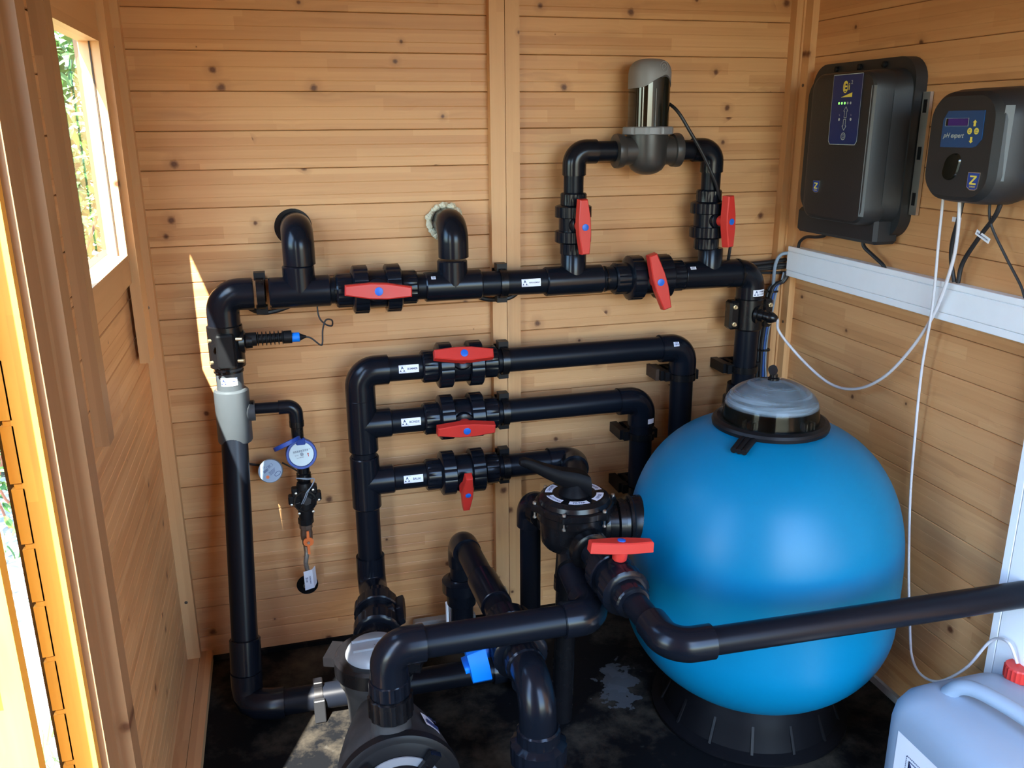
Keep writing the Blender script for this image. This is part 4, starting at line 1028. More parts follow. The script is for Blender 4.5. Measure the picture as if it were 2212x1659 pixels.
# bronze stop valve and braided hose
sv_ = thing('stop_valve', 'small bronze stop valve with an orange butterfly handle', 'valve', (.472, YP, .33))
part('body', MB().lathe((.471, YP, .414), -Z, [(0, .0165), (.014, .0165), (.016, .014), (.030, .0155), (.046, .0145), (.048, .0125), (.060, .0125), (.066, .008)], 8), 'bronze', sv_, smooth=False)
hb = MB().prism(rrect(.026, .022, .010, 5), (.474, YP - .020, .370), X, Z, .004)
hb.prism([(-.003, -.034), (.003, -.034), (.004, .010), (.0035, .030), (-.0025, .030), (-.004, .0)], (.4735, YP - .020, .370), X, Z, .005)
ho = part('handle', hb, 'orange', sv_, 'orange butterfly handle')
part('screw', MB().lathe((.474, YP - .025, .369), -Y, [(0, .0042), (.003, .0035)], 10), 'steel', ho, 'steel screw')
hs = thing('braided_hose', 'short braided steel hose with a paper tag entering a round hole', 'hose', (.463, -.03, .20))
part('hose', MB().sweep(bez([(.468, YP, .352), (.467, YP - .002, .325), (.463, YP, .300), (.466, YP + .01, .270), (.466, YP + .025, .240), (.461, YP + .05, .210), (.458, YP + .08, .190), (.456, .01, .178)], 8), .0062, 14), 'braid', hs)
part('ferrule', MB().lathe((.4675, YP, .357), -Z, [(0, .0075), (.020, .0075), (.022, .006)], 14), 'steel', hs, 'steel ferrule')
tg = MB(); tg.add([(.455, -.096, .278), (.477, -.092, .280), (.480, -.070, .214), (.456, -.074, .211)], [(0, 1, 2, 3)]); tg.add([(.477, -.092, .280), (.486, -.076, .282), (.488, -.054, .220), (.480, -.070, .214)], [(0, 1, 2, 3)])
ta = part('paper_tag', tg, 'sticker', hs, 'white paper tag', smooth=False)
o_ = V((.467, -.0838, .2458)); tu = V((.066, .0, -.0)).normalized(); tdn = V((.002, .026, -.065)).normalized()
ib = MB(); flat(ib, at2d(text2d('20 cm', .008, True), -.002, -.005), o_ + V((0, -.0006, 0)), tdn, V((1, .1, 0)).normalized())
flat(ib, at2d(text2d('FLEXIBLE INOX', .0045, True), .0, .004), o_ + V((0, -.0006, 0)), tdn, V((1, .1, 0)).normalized()); part('tag_print', ib, 'ink', ta, smooth=False)
part('wall_opening', MB().lathe((.463, -.0012, .188), Y, [(0, .029), (.001, .029)], 30), 'gloss_black', hs, 'round hole in the boards')

# ================================================================== SAND FILTER TANK
TX_, TY_ = 1.502, -.558
tk = thing('filter_tank', 'large blue rounded sand filter tank on a black ring base', 'tank', (TX_, TY_, 0))
pr_ = []
def se(t, n): return max(t, 0) ** (2 / n)
for i in range(25):
    a = PI / 2 * (1 - i / 24); pr_.append((.296 - .241 * se(math.sin(a), 1.92), .313 * se(math.cos(a), 1.92) if i else .001))
for i in range(1, 5): pr_.append((.296 + .116 * i / 5, .313))
for i in range(25):
    a = PI / 2 * i / 24; r_ = .313 * se(math.cos(a), 2.44)
    pr_.append((.412 + .342 * se(math.sin(a), 2.44), r_))
    if r_ < .125: break
part('shell', MB().lathe((TX_, TY_, 0), Z, pr_, 96), 'tank', tk, 'blue fibreglass shell', ang=60)
bs = MB().lathe((TX_, TY_, 0), Z, [(.001, .228), (.004, .236), (.010, .236), (.014, .226), (.020, .212), (.060, .196), (.100, .186), (.108, .180)], 72, cap=False)
bs.lathe((TX_, TY_, 0), Z, [(.001, .226), (.012, .218), (.016, .205)], 72, cap=False)
part('base', bs, 'lever', tk, 'black moulded ring base', kind=None)
for k in range(14):
    a = 2 * PI * k / 14 + .2; d_ = V((math.cos(a), math.sin(a), 0)); q_ = V((-d_.y, d_.x, 0)); o = V((TX_, TY_, 0))
    part('rib', MB().add([o + d_ * .222 + q_ * s + Z * .008 for s in (-.003, .003)] + [o + d_ * .192 + q_ * s + Z * .075 for s in (-.003, .003)] + [o + d_ * .190 + q_ * s + Z * .008 for s in (-.003, .003)], [(0, 1, 3, 2), (0, 2, 4), (1, 5, 3), (2, 3, 5, 4), (0, 4, 5, 1)]), 'black', tk, smooth=False)
ND = V((-.985, .17, 0)).normalized(); NP = V((TX_, TY_, .515)) + ND * .285
part('neck_flange', MB().lathe(NP, ND, [(0, .060), (.026, .058), (.030, .060), (.036, .058), (.038, .050), (.046, .050), (.047, .053), (.060, .052), (.064, .044), (.082, .042)], 48), 'gloss_black', tk, 'black side neck with flange rings')
# lid: clamp ring, misted dome, knob, grips
ZL = .748
part('clamp_ring', MB().lathe((TX_, TY_, ZL - .012), Z, [(0, .120), (.002, .128), (.010, .1295), (.016, .1265), (.020, .118), (.018, .108)], 80), 'black', tk, 'black lid clamp ring')
part('seal_ring', MB().lathe((TX_, TY_, ZL - .017), Z, [(0, .120), (.005, .121)], 80), 'steel', tk, 'pale rim under the clamp ring')
dpr = [(.0, .108), (.012, .1065), (.030, .1035)]
for i in range(1, 15):
    a = PI / 2 * i / 14; dpr.append((.030 + .062 * math.sin(a), max(.0006, .1035 * math.cos(a))))
dr_ = MB().lathe((TX_, TY_, ZL + .004), Z, dpr, 72, cap=False)
inner = [(t - .0025, max(.0003, r - .0025)) for t, r in dpr][::-1]
me = dr_.lathe((TX_, TY_, ZL + .004), Z, inner, 72, cap=False).mesh('dome', 'dome', True, V((TX_, TY_, ZL + .004)), 60)
do = bpy.data.objects.new('dome', me); COL.objects.link(do); do.parent = tk; do.location = (0, 0, ZL + .004); do['label'] = 'clear misted dome lid'
kb = MB().lathe((TX_, TY_, ZL + .094), Z, [(0, .013), (.006, .013), (.008, .009), (.014, .009)], 24)
kb.prism(rrect(.020, .022, .009, 5), V((TX_ - .003, TY_, ZL + .118)), V((.8, -.45, .35)).normalized(), V((-.1, .4, .9)).normalized(), .006)
part('air_screw', kb, 'gloss_black', tk, 'black air release knob')
for k, a in enumerate((-2.55, -1.28, -.05, 1.25, 2.45)):
    d_ = V((math.cos(a), math.sin(a), 0)); q_ = V((-d_.y, d_.x, 0)); o = V((TX_, TY_, ZL + .004)) + d_ * .104
    mb = MB()
    for s in (-.012, 0, .012): mb.add([o + d_ * x_ + q_ * (s + y_) + Z * z_ for x_ in (-.012, .008) for y_ in (-.002, .002) for z_ in (0, .020)], [(0, 1, 3, 2), (4, 6, 7, 5), (0, 4, 5, 1), (2, 3, 7, 6), (0, 2, 6, 4), (1, 5, 7, 3)])
    part('lid_lug', mb, 'clear', tk, smooth=False)
d_ = V((-.78, -.62, 0)).normalized(); q_ = V((-d_.y, d_.x, 0)); o = V((TX_, TY_, ZL - .006)) + d_ * .118
hb = MB()
for s in (-.0115, 0, .0115): hb.sweep([o + q_ * s - d_ * .01, o + q_ * s + d_ * .020 - Z * .003, o + q_ * s + d_ * .062 - Z * .013], .0068, 12)
hb.add([o + q_ * s + d_ * x_ + Z * z_ for s in (-.014, .014) for x_, z_ in ((-.01, -.004), (.058, -.017), (.058, -.010), (-.01, .004))], [(0, 1, 2, 3), (4, 7, 6, 5), (0, 4, 5, 1), (3, 2, 6, 7), (1, 5, 6, 2), (0, 3, 7, 4)])
part('clamp_handle', hb, 'black', tk, 'black ribbed clamp handle')
o2 = V((TX_, TY_, ZL + .002)) + V((.78, .62, 0)).normalized() * .118
part('clamp_screw', MB().box(o2 - V((.010, .010, .004)), o2 + V((.012, .012, .020)), .003), 'black', tk)

# ---- six-way valve on the side of the tank
MX, MY = 1.060, -.490
mv = thing('multiport_valve', 'black six-way valve with a long lever and printed position labels, left of the tank', 'valve', (MX, MY, .40))
part('body', MB().lathe((MX, MY, .468), Z, [(0, .060), (.004, .068), (.012, .074), (.030, .0765), (.070, .079), (.072, .085), (.092, .085)], 64), 'gloss_black', mv)
cv = MB()
em = lambda th: 1 + .12 * max(0, math.cos(6 * th + .3)) ** 6
cv.lathe((MX, MY, .559), Z, [(0, .086, 1), (.003, .089, 1), (.016, .089, 1), (.019, .085, 1), (.0195, .077)], 96, em)
cv.lathe((MX, MY, .578), Z, [(0, .082), (.010, .079), (.017, .070), (.017, .001)], 64, cap=False)
part('cover', cv, 'gloss_black', mv, 'black bolted cover', ang=28)
for k in range(6):
    a = (2 * PI * k - .3) / 6; p = V((MX + math.cos(a) * .092, MY + math.sin(a) * .092, .578))
    part('bolt', MB().lathe(p, Z, [(0, .0048), (.0045, .0048), (.006, .003)], 12).cyl(p - Z * .030, p, .0024, 8).lathe(p - Z * .034, Z, [(0, .0045), (.004, .0045)], 6), 'steel', mv, 'steel bolt')
plo = part('position_plate', MB().lathe((MX, MY, .5948), Z, [(0, .069), (.0008, .069)], 56), 'gloss_black', mv)
ib = MB(); tb_ = MB()
for k, wd in enumerate(('FILTER', 'RINSE', 'WASTE', 'CLOSED', 'RECIRC', 'BACKWASH')):
    a0 = -PI / 2 + k * PI / 3 - .15; pts = []
    for j in range(9): a = a0 - .38 + .76 * j / 8; pts.append((.066 * math.cos(a), .066 * math.sin(a)))
    for j in range(9): a = a0 + .38 - .76 * j / 8; pts.append((.050 * math.cos(a), .050 * math.sin(a)))
    flat(ib, poly2d(pts), (MX, MY, .5962), X, Y)
    ca, sa = math.cos(a0 + PI / 2), math.sin(a0 + PI / 2)
    flat(tb_, text2d(wd, .0095 if len(wd) < 7 else .0078, True), (MX + .058 * math.cos(a0), MY + .058 * math.sin(a0), .5965), (ca, sa, 0), (-sa, ca, 0))
part('position_labels', ib, 'sticker', plo, 'white curved label fields', smooth=False, kind='stuff'); part('lettering', tb_, 'ink', plo, smooth=False, kind='stuff')
lv = MB(); lv.lathe((MX, MY, .595), Z, [(0, .036), (.006, .035), (.014, .028), (.026, .024), (.034, .018)], 32)
hp = bez([(MX + .030, MY - .004, .612), (MX + .004, MY, .626), (MX - .035, MY, .640), (MX - .075, MY, .660), (MX - .112, MY, .680), (MX - .128, MY - .001, .684)], 6)
vs = []; fs = []; nn = len(hp)
for i, p in enumerate(hp):
    t_ = i / (nn - 1); wd = .034 * (1 - t_) + .0125 + (.002 if t_ > .8 else 0); th_ = .020 * (1 - t_) + .0065
    for a, b_ in ((-1, -.5), (-.7, -1), (.7, -1), (1, -.5), (1, .5), (.7, 1), (-.7, 1), (-1, .5)): vs.append(p + Y * wd * a * .62 + Z * th_ * b_)
for i in range(nn - 1):
    for k in range(8): fs.append((i * 8 + k, i * 8 + (k + 1) % 8, (i + 1) * 8 + (k + 1) % 8, (i + 1) * 8 + k))
lv.add(vs, fs + [tuple(range(8))[::-1], tuple(range((nn - 1) * 8, nn * 8))])
part('lever', lv, 'lever', mv, 'long black lever', ang=50)
part('tank_port', MB().cyl((MX, MY, .512), V((TX_, TY_, .515)) + ND * .36, .040, 40).lathe(V((TX_, TY_, .515)) + ND * .372, ND, [(0, .045), (.020, .045), (.022, .040)], 36), 'gloss_black', mv)
part('port', MB().cyl((MX - .0, MY, .505), (MX + .004, MY - .090, .500), .036, 36), 'gloss_black', mv)
part('port', MB().cyl((MX, MY, .497), (MX - .034, MY + .085, .497), .034, 36), 'gloss_black', mv)
part('port', MB().cyl((MX - .012, MY - .01, .47), (MX - .018, MY - .012, .380), .030, 36), 'gloss_black', mv)
part('port', MB().cyl((MX, MY, .48), (MX - .030, MY - .088, .450), .036, 36), 'gloss_black', mv)

bw = thing('waste_pipe', 'dark grey upright pipe with an elbow left of the six-way valve', 'pipe', (1.015, -.285, 0))
elbow(bw, (1.012, -.300, .498), -Z, V((.30, -.95, 0)), R50 * 1.15)
pipe(bw, (1.012, -.300, .46), (1.012, -.300, .0), R50 * 1.05)
part('union_nut', MB().lathe((1.020, -.345, .498), V((.30, -.95, 0)), [(0, .036), (.003, .041), (.026, .041), (.029, .036)], 40), 'gloss_black', bw)
dp = thing('drop_pipe', 'glossy black pipe dropping straight below the six-way valve', 'pipe', (1.04, -.502, 0))
pipe(dp, (1.041, -.502, .385), (1.036, -.490, .0), R50, mat='gloss_black')
part('socket', MB().lathe((1.041, -.502, .395), -Z, [(0, .030), (.030, .031), (.032, .026)], 32), 'gloss_black', dp)

# ---- pump discharge line
dl = thing('discharge_pipe', 'thick dark grey pipe running from the pump elbow to below the six-way valve', 'pipe', (.6, -.715, .33))
YD, ZD = -.715, .420
elbow(dl, (.602, YD, ZD), -Z, X, R63)
pipe(dl, (.66, YD, ZD), (1.00, YD, ZD), R63)
elbow(dl, (1.030, YD, ZD), -X, Y, R63)
pipe(dl, (1.030, YD + .05, ZD), (1.030, MY - .07, ZD + .028), R63)
un = thing('pump_union', 'black ribbed union joining the pump outlet to the big elbow', 'union', (.600, YD, .25))
part('upper_nut', MB().lathe((.601, YD, .352), -Z, [(0, .038), (.002, .041, 1), (.030, .041, 1), (.034, .038)], 72, lambda th: 1 - .05 * (1 if math.cos(12 * th) < -.3 else 0)), 'pvc2', un, ang=25)
part('lower_nut', MB().lathe((.601, YD, .318), -Z, [(0, .040), (.002, .045, 1), (.046, .045, 1), (.050, .040)], 72, lambda th: 1 - .045 * (1 if math.cos(12 * th) < -.3 else 0)), 'gloss_black', un, ang=25)

# ---- pump
pm = thing('pool_pump', 'black pool pump with a clear strainer lid and round volute', 'pump', (.59, -.55, 0))
PX, PY = .598, -.452
part('strainer_pot', MB().lathe((PX, PY, .012), Z, [(0, .054), (.010, .064), (.120, .070), (.150, .076), (.165, .084), (.200, .086), (.208, .086)], 48), 'dusty', pm)
part('inlet', MB().lathe((PX + .006, PY + .04, .175), V((.05, .98, .12)), [(0, .045), (.06, .042), (.062, .048), (.080, .048), (.084, .040)], 40), 'black', pm)
rg_ = MB().lathe((PX, PY, .222), Z, [(-.022, .088), (-.018, .0935), (.016, .0935), (.022, .086), (.020, .066)], 64)
for s in (-1, 1):
    a = 2.75 if s < 0 else -.39
    d_ = V((math.cos(a), math.sin(a), 0)); q_ = V((-d_.y, d_.x, 0)); o = V((PX, PY, .226))
    rg_.add([o + d_ * x_ + q_ * y_ + Z * z_ for x_ in (.086, .112) for y_ in (-.034, .034) for z_ in (-.008, .014)], [(0, 1, 3, 2), (4, 6, 7, 5), (0, 4, 5, 1), (2, 3, 7, 6), (0, 2, 6, 4), (1, 5, 7, 3)])
part('lid_ring', rg_, 'gloss_black', pm, 'black screw ring with two grips')
lid_ = MB().lathe((PX, PY, .236), Z, [(0, .068), (.008, .067), (.018, .062), (.024, .054), (.026, .001)], 48, cap=False)
for k in (-1, 1): lid_.box((PX - .050, PY + k * .019 - .0015, .258), (PX + .050, PY + k * .019 + .0015, .266))
part('lid', lid_, 'lid_clear', pm, 'clear ribbed strainer lid')
part('basket', MB().lathe((PX, PY, .120), Z, [(0, .050), (.110, .054), (.112, .048)], 32), 'hdpe', pm, 'white basket rim')
vb = MB()
hull = []
for (yy, rx, rz, zc) in ((-.500, .060, .070, .105), (-.540, .076, .085, .108), (-.600, .096, .100, .114), (-.660, .112, .108, .118), (-.700, .120, .112, .120), (-.745, .122, .112, .120)):
    hull.append([(PX + .006 + rx * math.cos(2 * PI * k / 40), yy, zc + rz * math.sin(2 * PI * k / 40)) for k in range(40)])
loft(vb, hull); part('volute', vb, 'dusty', pm, 'dusty black volute', ang=50)
part('outlet_neck', MB().lathe((.600, YD, .205), Z, [(0, .052), (.02, .042), (.055, .038), (.075, .040)], 40), 'dusty', pm)
part('clamp_band', MB().lathe((PX + .006, -.742, .126), -Y, [(0, .118), (.004, .126), (.022, .126), (.026, .118)], 64), 'black', pm)
part('seal_plate', MB().lathe((PX + .006, -.760, .126), -Y, [(0, .116), (.008, .112), (.014, .096), (.014, .072), (.020, .068), (.030, .066)], 64), 'black', pm)
part('flange_ring', MB().lathe((PX + .006, -.776, .126), -Y, [(0, .088), (.003, .088), (.003, .070)], 64, cap=False), 'grey_plastic', pm, 'pale inner ring')
part('motor', MB().lathe((PX + .006, -.790, .120), -Y, [(0, .062), (.004, .074), (.19, .074), (.20, .060)], 48), 'charcoal', pm)
for sx, sz in ((-.050, .060), (.052, .062)):
    o = V((PX + .006 + sx, -.776, .126 + sz))
    part('knob', MB().add([o + V((a * .010 + b * sx * .5, -.014 * c_, b * sz * .5 - a * sx * .1)) for a in (-1, 1) for b in (-.8, .8) for c_ in (0, 1)], [(0, 1, 3, 2), (4, 6, 7, 5), (0, 4, 5, 1), (2, 3, 7, 6), (0, 2, 6, 4), (1, 5, 7, 3)]).lathe(o - Y * .014, -Y, [(0, .005), (.005, .004)], 10), 'gloss_black', pm, 'black wing knob')
sb2 = MB(); a0 = .62; sv_pts = []
for j in range(6):
    th = .50 + .42 * j / 5
    for yy in (-.655, -.700):
        k_ = (yy + .66) / -.04; rx = .104 + .008 * k_; rz = .112 + .004 * k_
        sv_pts.append((PX + .006 + (rx + .0015) * math.cos(th), yy, .125 + (rz + .0015) * math.sin(th)))
sb2.add(sv_pts, [(2 * j, 2 * j + 1, 2 * j + 3, 2 * j + 2) for j in range(5)])
sko = part('rating_sticker', sb2, 'sticker', pm, 'white rating sticker')
ib = MB(); th = .72; o = V((PX + .006 + .1085 * math.cos(th), -.678, .125 + .1155 * math.sin(th))); tu = V((-math.sin(th), 0, math.cos(th)))
flat(ib, at2d(text2d('PUMP', .010, True), 0, .006), o + V((.003, 0, .003)), tu, V((0, -1, 0)) * -1); flat(ib, poly2d([(-.018, -.014), (.018, -.014), (.018, -.002), (-.018, -.002)]), o + V((.002, 0, .002)), tu, Y)
part('sticker_print', ib, 'ink', sko, smooth=False)

# ball valve lying between manifold foot and pump inlet
vv = ball_valve('large dark grey union valve between the manifold foot and the pump inlet', (XS - .006, -.262, .205), V((-.12, -1, -.10)), V((.9, 0, .3)), R63, group='union valves', hlen=.10, hd=.06, hcol='pvc2', button=False)
cp_ = thing('inlet_pipe', 'short dark grey pipe ends either side of the union valve behind the pump', 'pipe', (XS, -.2, .2))
pipe(cp_, (XS, -.15, .212), (XS - .002, -.20, .210), R63); pipe(cp_, (XS - .013, -.330, .197), (PX + .014, PY + .11, .186), R63)

# floor pipe clip
fc = thing('floor_clip', 'grey metal pipe clip standing on the floor at the sunlit spot', 'pipe clip', (.466, -.306, 0))
rb = MB(); seg = 30; vs = []; fs = []; c = V((.466, -.306, .045))
for k in range(seg + 1):
    th = 2 * PI * k / seg
    for a, rr in ((-.010, R63 + .0006), (-.010, R63 + .005), (.010, R63 + .005), (.010, R63 + .0006)): vs.append(c + V((a, rr * math.cos(th), rr * math.sin(th))))
for k in range(seg):
    for j in range(4): fs.append((k * 4 + j, k * 4 + (j + 1) % 4, (k + 1) * 4 + (j + 1) % 4, (k + 1) * 4 + j))
part('strap', rb.add(vs, fs), 'gloss_black', fc)
part('foot', MB().box((.453, -.352, .002), (.480, -.338, .064), .002).box((.453, -.350, .050), (.480, -.335, .060)), 'charcoal', fc, 'dark upright foot')
part('top_lug', MB().box((.455, -.318, .076), (.478, -.294, .092), .002), 'gloss_black', fc)

# ---- line F: from the wall, over the floor, to the union on the right of the pump
lf = thing('drain_pipe', 'dark grey pipe leaving the wall low down and running forward under the discharge pipe', 'pipe', (.88, -.12, 0))
elbow(lf, (.872, -.120, .322), -Z, -Y, R63)
pipe(lf, (.872, -.120, .28), (.866, -.120, .02), R63)
part('union_nut', MB().lathe((.868, -.120, .215), -Z, [(0, .036), (.004, .040), (.010, .052), (.040, .052), (.044, .042), (.080, .040), (.084, .034)], 48), 'pvc2', lf)
pipe(lf, (.875, -.16, .323), (.880, -.62, .332), R63)
part('socket', MB().cyl((.8765, -.345, .327), (.8785, -.48, .330), .0372, 40, bev=.002), 'pvc2', lf)
fv = ball_valve('union valve with a bright blue handle on the drain pipe, right of the pump', (.8795, -.628, .332), V((-.01, -1, -.01)), V((-1, 0, -.18)), R63, group='union valves', hcol='blue', hlen=.085, hd=.085, hang=math.radians(80), button=False)
bh = [o_ for o_ in fv.children if o_.name.startswith('handle')][0]
kb_ = MB(); kc = V((.8795, -.628, .332)) + V((-1, 0, -.18)).normalized() * .088 + V((0, -.01, -.014))
for a_, b_, c_ in ((.0, .0, 1),):
    kb_.prism([(-.036, -.028), (-.014, -.044), (.014, -.046), (.032, -.030), (.036, .014), (.022, .040), (-.008, .043), (-.034, .026)], kc + V((.022, 0, .004)), V((0, -1, 0)), V((-.18, 0, 1)).normalized(), .040, .12)
kb_.prism(rrect(.050, .018, .006, 3), kc + V((.0, 0, .0)), V((0, -1, 0)), V((-.18, 0, 1)).normalized(), .028, .1)
part('grip', kb_, 'blue', bh, 'chunky bright blue grip')
le = thing('drain_elbow', 'big dark grey elbow bending down to a large union on the floor', 'pipe', (.885, -.78, 0))
part('elbow', MB().sweep(elbow_path((.880, -.800, .332), Y, V((.02, .06, -1)), .062, .100, 16), .0375, 36), 'pvc2', le)
pipe(le, (.880, -.72, .332), (.880, -.67, .332), R63)
pipe(le, (.8825, -.794, .25), (.885, -.789, .02), R63)
part('union_nut', MB().lathe((.8845, -.792, .238), -Z, [(0, .040), (.004, .044, 1), (.030, .044, 1), (.036, .054), (.038, .0575, 1), (.078, .0575, 1), (.082, .05)], 72, lambda th: 1 - .035 * (1 if math.cos(14 * th) < -.4 else 0)), 'pvc2', le, ang=25)
fl_ = thing('floor_hose', 'thin black hose on the floor to the right of the big union', 'hose', (.98, -.72, 0))
part('hose', MB().sweep(bez([(.92, -.60, .014), (.955, -.66, .014), (.985, -.72, .014), (1.03, -.79, .014), (1.06, -.86, .014)], 6), .011, 12), 'black', fl_)

# ---- red-handled valve on the waste outlet, long pipe out to the right
hv1 = ball_valve('red-handled ball valve right of the six-way valve, its lever on top', (1.075, -.715, .492), V((.03, -1, -.045)), V((.10, .02, 1)), .0275, hang=math.radians(86), hlen=.136, hd=.078)
wp = thing('waste_line', 'long dark grey pipe crossing in front of the blue tank to the right wall', 'pipe', (1.10, -.93, .45))
pipe(wp, (1.062, -.575, .500), (1.069, -.64, .497), .0275)
part('outlet_nut', MB().lathe((1.0635, -.575, .499), V((.03, -1, -.04)), [(0, .042), (.003, .046), (.024, .046), (.028, .038)], 44), 'gloss_black', wp)
pipe(wp, (1.079, -.78, .488), (1.0855, -.90, .482), .0265)
ed = V((.998, -.062, .022)).normalized()
part('elbow', MB().sweep(elbow_path((1.088, -.945, .480), V((-.02, 1, .04)), ed, .046, .080, 16), .0325, 36), 'pvc2', wp)
pipe(wp, V((1.088, -.945, .480)) + ed * .065, V((1.088, -.945, .480)) + ed * .775, .0262)
# white worn bracket and grey kerb pieces behind
solo('wall_bracket', MB().box((.826, -.112, .062), (.834, -.098, .132), .002).box((.842, -.112, .062), (.850, -.098, .130), .002).box((.832, -.106, .060), (.844, -.098, .118)), 'white', 'small worn white bracket standing behind the drain pipe', 'bracket')
solo('kerb_block', MB().box((.745, -.040, .002), (.925, -.012, .040), .004), 'concrete', 'small pale grey kerb piece at the foot of the back wall', 'kerb piece')
solo('grey_block', MB().box((.985, -.060, .060), (1.015, -.030, .115), .003).box((.992, -.055, .0), (1.008, -.035, .062)), 'concrete', 'small grey bracket block on the middle batten behind the drain pipe', 'block')

# ================================================================== RIGHT WALL: control box, dosing pump, trunking, cables
def RX(y, z, x): return V((x, y, z))
YV = V((0, -1, 0))                                        # u on the right wall runs towards the camera, normal is -X
def wprism(mb, poly, x0, h, taper=0):                     # polygon in (-y, z), pushed to -X
    return mb.prism(poly, (x0, 0, 0), V((0, -1, 0)), Z, h, taper) if V((0, -1, 0)).cross(Z).x < 0 else mb.prism(poly, (x0, 0, 0), V((0, -1, 0)), Z, -h, taper)
cbx = thing('control_box', 'large charcoal electrolyser control box with a navy panel on the right wall', 'control box', (XR, -.33, 1.12))
part('back_plate', wprism(MB(), rrect(.385, .400, .055, 8, .305, 1.332), XR - .0, .030), 'charcoal', cbx, 'charcoal back plate with rounded corners')
part('shell', wprism(MB(), rrect(.345, .345, .050, 8, .320, 1.335), XR - .030, .040, .06), 'charcoal', cbx)
fr = MB()
rings = []
for x_, w_, h_, r_, cy_, cz_ in ((XR - .060, .300, .345, .048, .332, 1.333), (XR - .095, .262, .342, .042, .346, 1.333), (XR - .108, .240, .334, .036, .352, 1.333), (XR - .112, .222, .322, .028, .354, 1.333)):
    rings.append([(x_, -a, b_) for a, b_ in rrect(w_, h_, r_, 8, cy_, cz_)])
loft(fr, rings); part('front_cover', fr, 'charcoal', cbx, 'charcoal front cover', ang=28)
part('edge_highlight_strip', MB().add([(XR - .1125, -.4595, 1.47), (XR - .1095, -.4745, 1.47), (XR - .1095, -.4745, 1.185), (XR - .1125, -.4595, 1.185)], [(0, 1, 2, 3)]), 'charcoal_highlight', cbx, 'painted highlight along the front edge', smooth=False)  # paler sheet painting the highlight on the cover's edge
part('lower_skirt', MB().box((XR - .070, -.470, 1.118), (XR - .004, -.150, 1.180), .008), 'charcoal', cbx)
for yy, zz in ((-.475, 1.46), (-.478, 1.34), (-.480, 1.235)): part('screw_boss', MB().lathe((XR - .031, yy, zz), -X, [(0, .006), (.006, .006), (.008, .004)], 12), 'black', cbx)
for yy in (-.21, -.30, -.39): part('screw_boss', MB().lathe((XR - .031, yy, 1.518), -X, [(0, .007), (.006, .007), (.008, .004)], 12), 'black', cbx)
bk = part('steel_bracket', MB().box((XR - .010, -.523, 1.190), (XR - .002, -.500, 1.455)), 'steel', cbx, 'shiny steel mounting strip', smooth=False)
for zz in (1.425, 1.325, 1.225): part('slot', MB().box((XR - .0112, -.516, zz - .014), (XR - .0098, -.506, zz + .014)), 'black', bk, smooth=False)
XP = XR - .1128
pnl = wprism(MB(), [(.321, 1.497), (.427, 1.497), (.427, 1.352), (.423, 1.346), (.417, 1.343), (.331, 1.343), (.325, 1.346), (.321, 1.352)][::-1], XP + .001, .0016)
po_ = part('control_panel', pnl, 'panel', cbx, 'navy control panel', smooth=False)
U_, V_, O_ = V((0, -1, 0)), V((0, 0, 1)), V((XP - .0010, 0, 0))
yel = MB(); pal = MB(); ledm = MB()
flat(yel, at2d(text2d('E', .026, True), .368, 1.470), O_, U_, V_); flat(yel, at2d(text2d('i', .022, True), .3815, 1.470), O_, U_, V_); flat(yel, ring2d([(.368 - .0095 * math.sin(a_) , 1.470 + .0135 * math.cos(a_)) for a_ in [i * PI / 8 for i in range(16)]], .0024), O_, U_, V_)
flat(pal, at2d(text2d('2', .012, True), .3905, 1.479), O_, U_, V_)
flat(yel, poly2d([(.354, 1.4475), (.395, 1.4475), (.395, 1.4575)]), O_, U_, V_)
for k in range(5): flat(ledm if k < 3 else pal, circ2d(.0030, 12, .349 + k * .0108, 1.4345), O_, U_, V_, 0)
arrow = [(-.0055, -.016), (.0055, -.016), (.0055, .004), (.0105, .004), (0, .017), (-.0105, .004), (-.0055, .004)]
def outline_strokes(mb, poly, wd, cx, cy, s=1, flip=1):
    k = len(poly)
    for i in range(k):
        a, b_ = poly[i], poly[(i + 1) % k]; ax, ay, bx, by = cx + s * a[0], cy + flip * s * a[1], cx + s * b_[0], cy + flip * s * b_[1]
        L_ = math.hypot(bx - ax, by - ay); nx_, ny_ = -(by - ay) / L_ * wd / 2, (bx - ax) / L_ * wd / 2
        flat(mb, poly2d([(ax + nx_, ay + ny_), (ax - nx_, ay - ny_), (bx - nx_, by - ny_), (bx + nx_, by + ny_)]), O_, U_, V_)
outline_strokes(pal, arrow, .0014, .377, 1.414, .74); outline_strokes(pal, arrow, .0014, .376, 1.387, .74, -1)
flat(pal, ring2d([(.376 + .0085 * math.cos(2 * PI * i / 24), 1.3610 + .0085 * math.sin(2 * PI * i / 24) - .0) for i in range(24)], .0016), O_, U_, V_)
flat(pal, ring2d([(.376 + .0045 * math.cos(2 * PI * i / 18), 1.3610 + .0045 * math.sin(2 * PI * i / 18)) for i in range(18)], .0012), O_, U_, V_)
flat(pal, circ2d(.0032, 12, .355, 1.3985), O_, U_, V_); flat(pal, circ2d(.0032, 12, .398, 1.3985), O_, U_, V_)
flat(pal, at2d(text2d('%', .006), .355, 1.408), O_, U_, V_); flat(pal, at2d(text2d('h', .006), .398, 1.408), O_, U_, V_)
bd = ring2d([(.320, 1.498), (.428, 1.498), (.428, 1.350), (.422, 1.342), (.326, 1.342), (.320, 1.350)], .0016); flat(pal, bd, O_, U_, V_, -.0002)
part('panel_print', yel, 'yellow', po_, 'yellow print', smooth=False); part('panel_lines', pal, 'pale', po_, 'pale line symbols', smooth=False); part('status_lights', ledm, 'led', po_, 'three lit green lights', smooth=False)
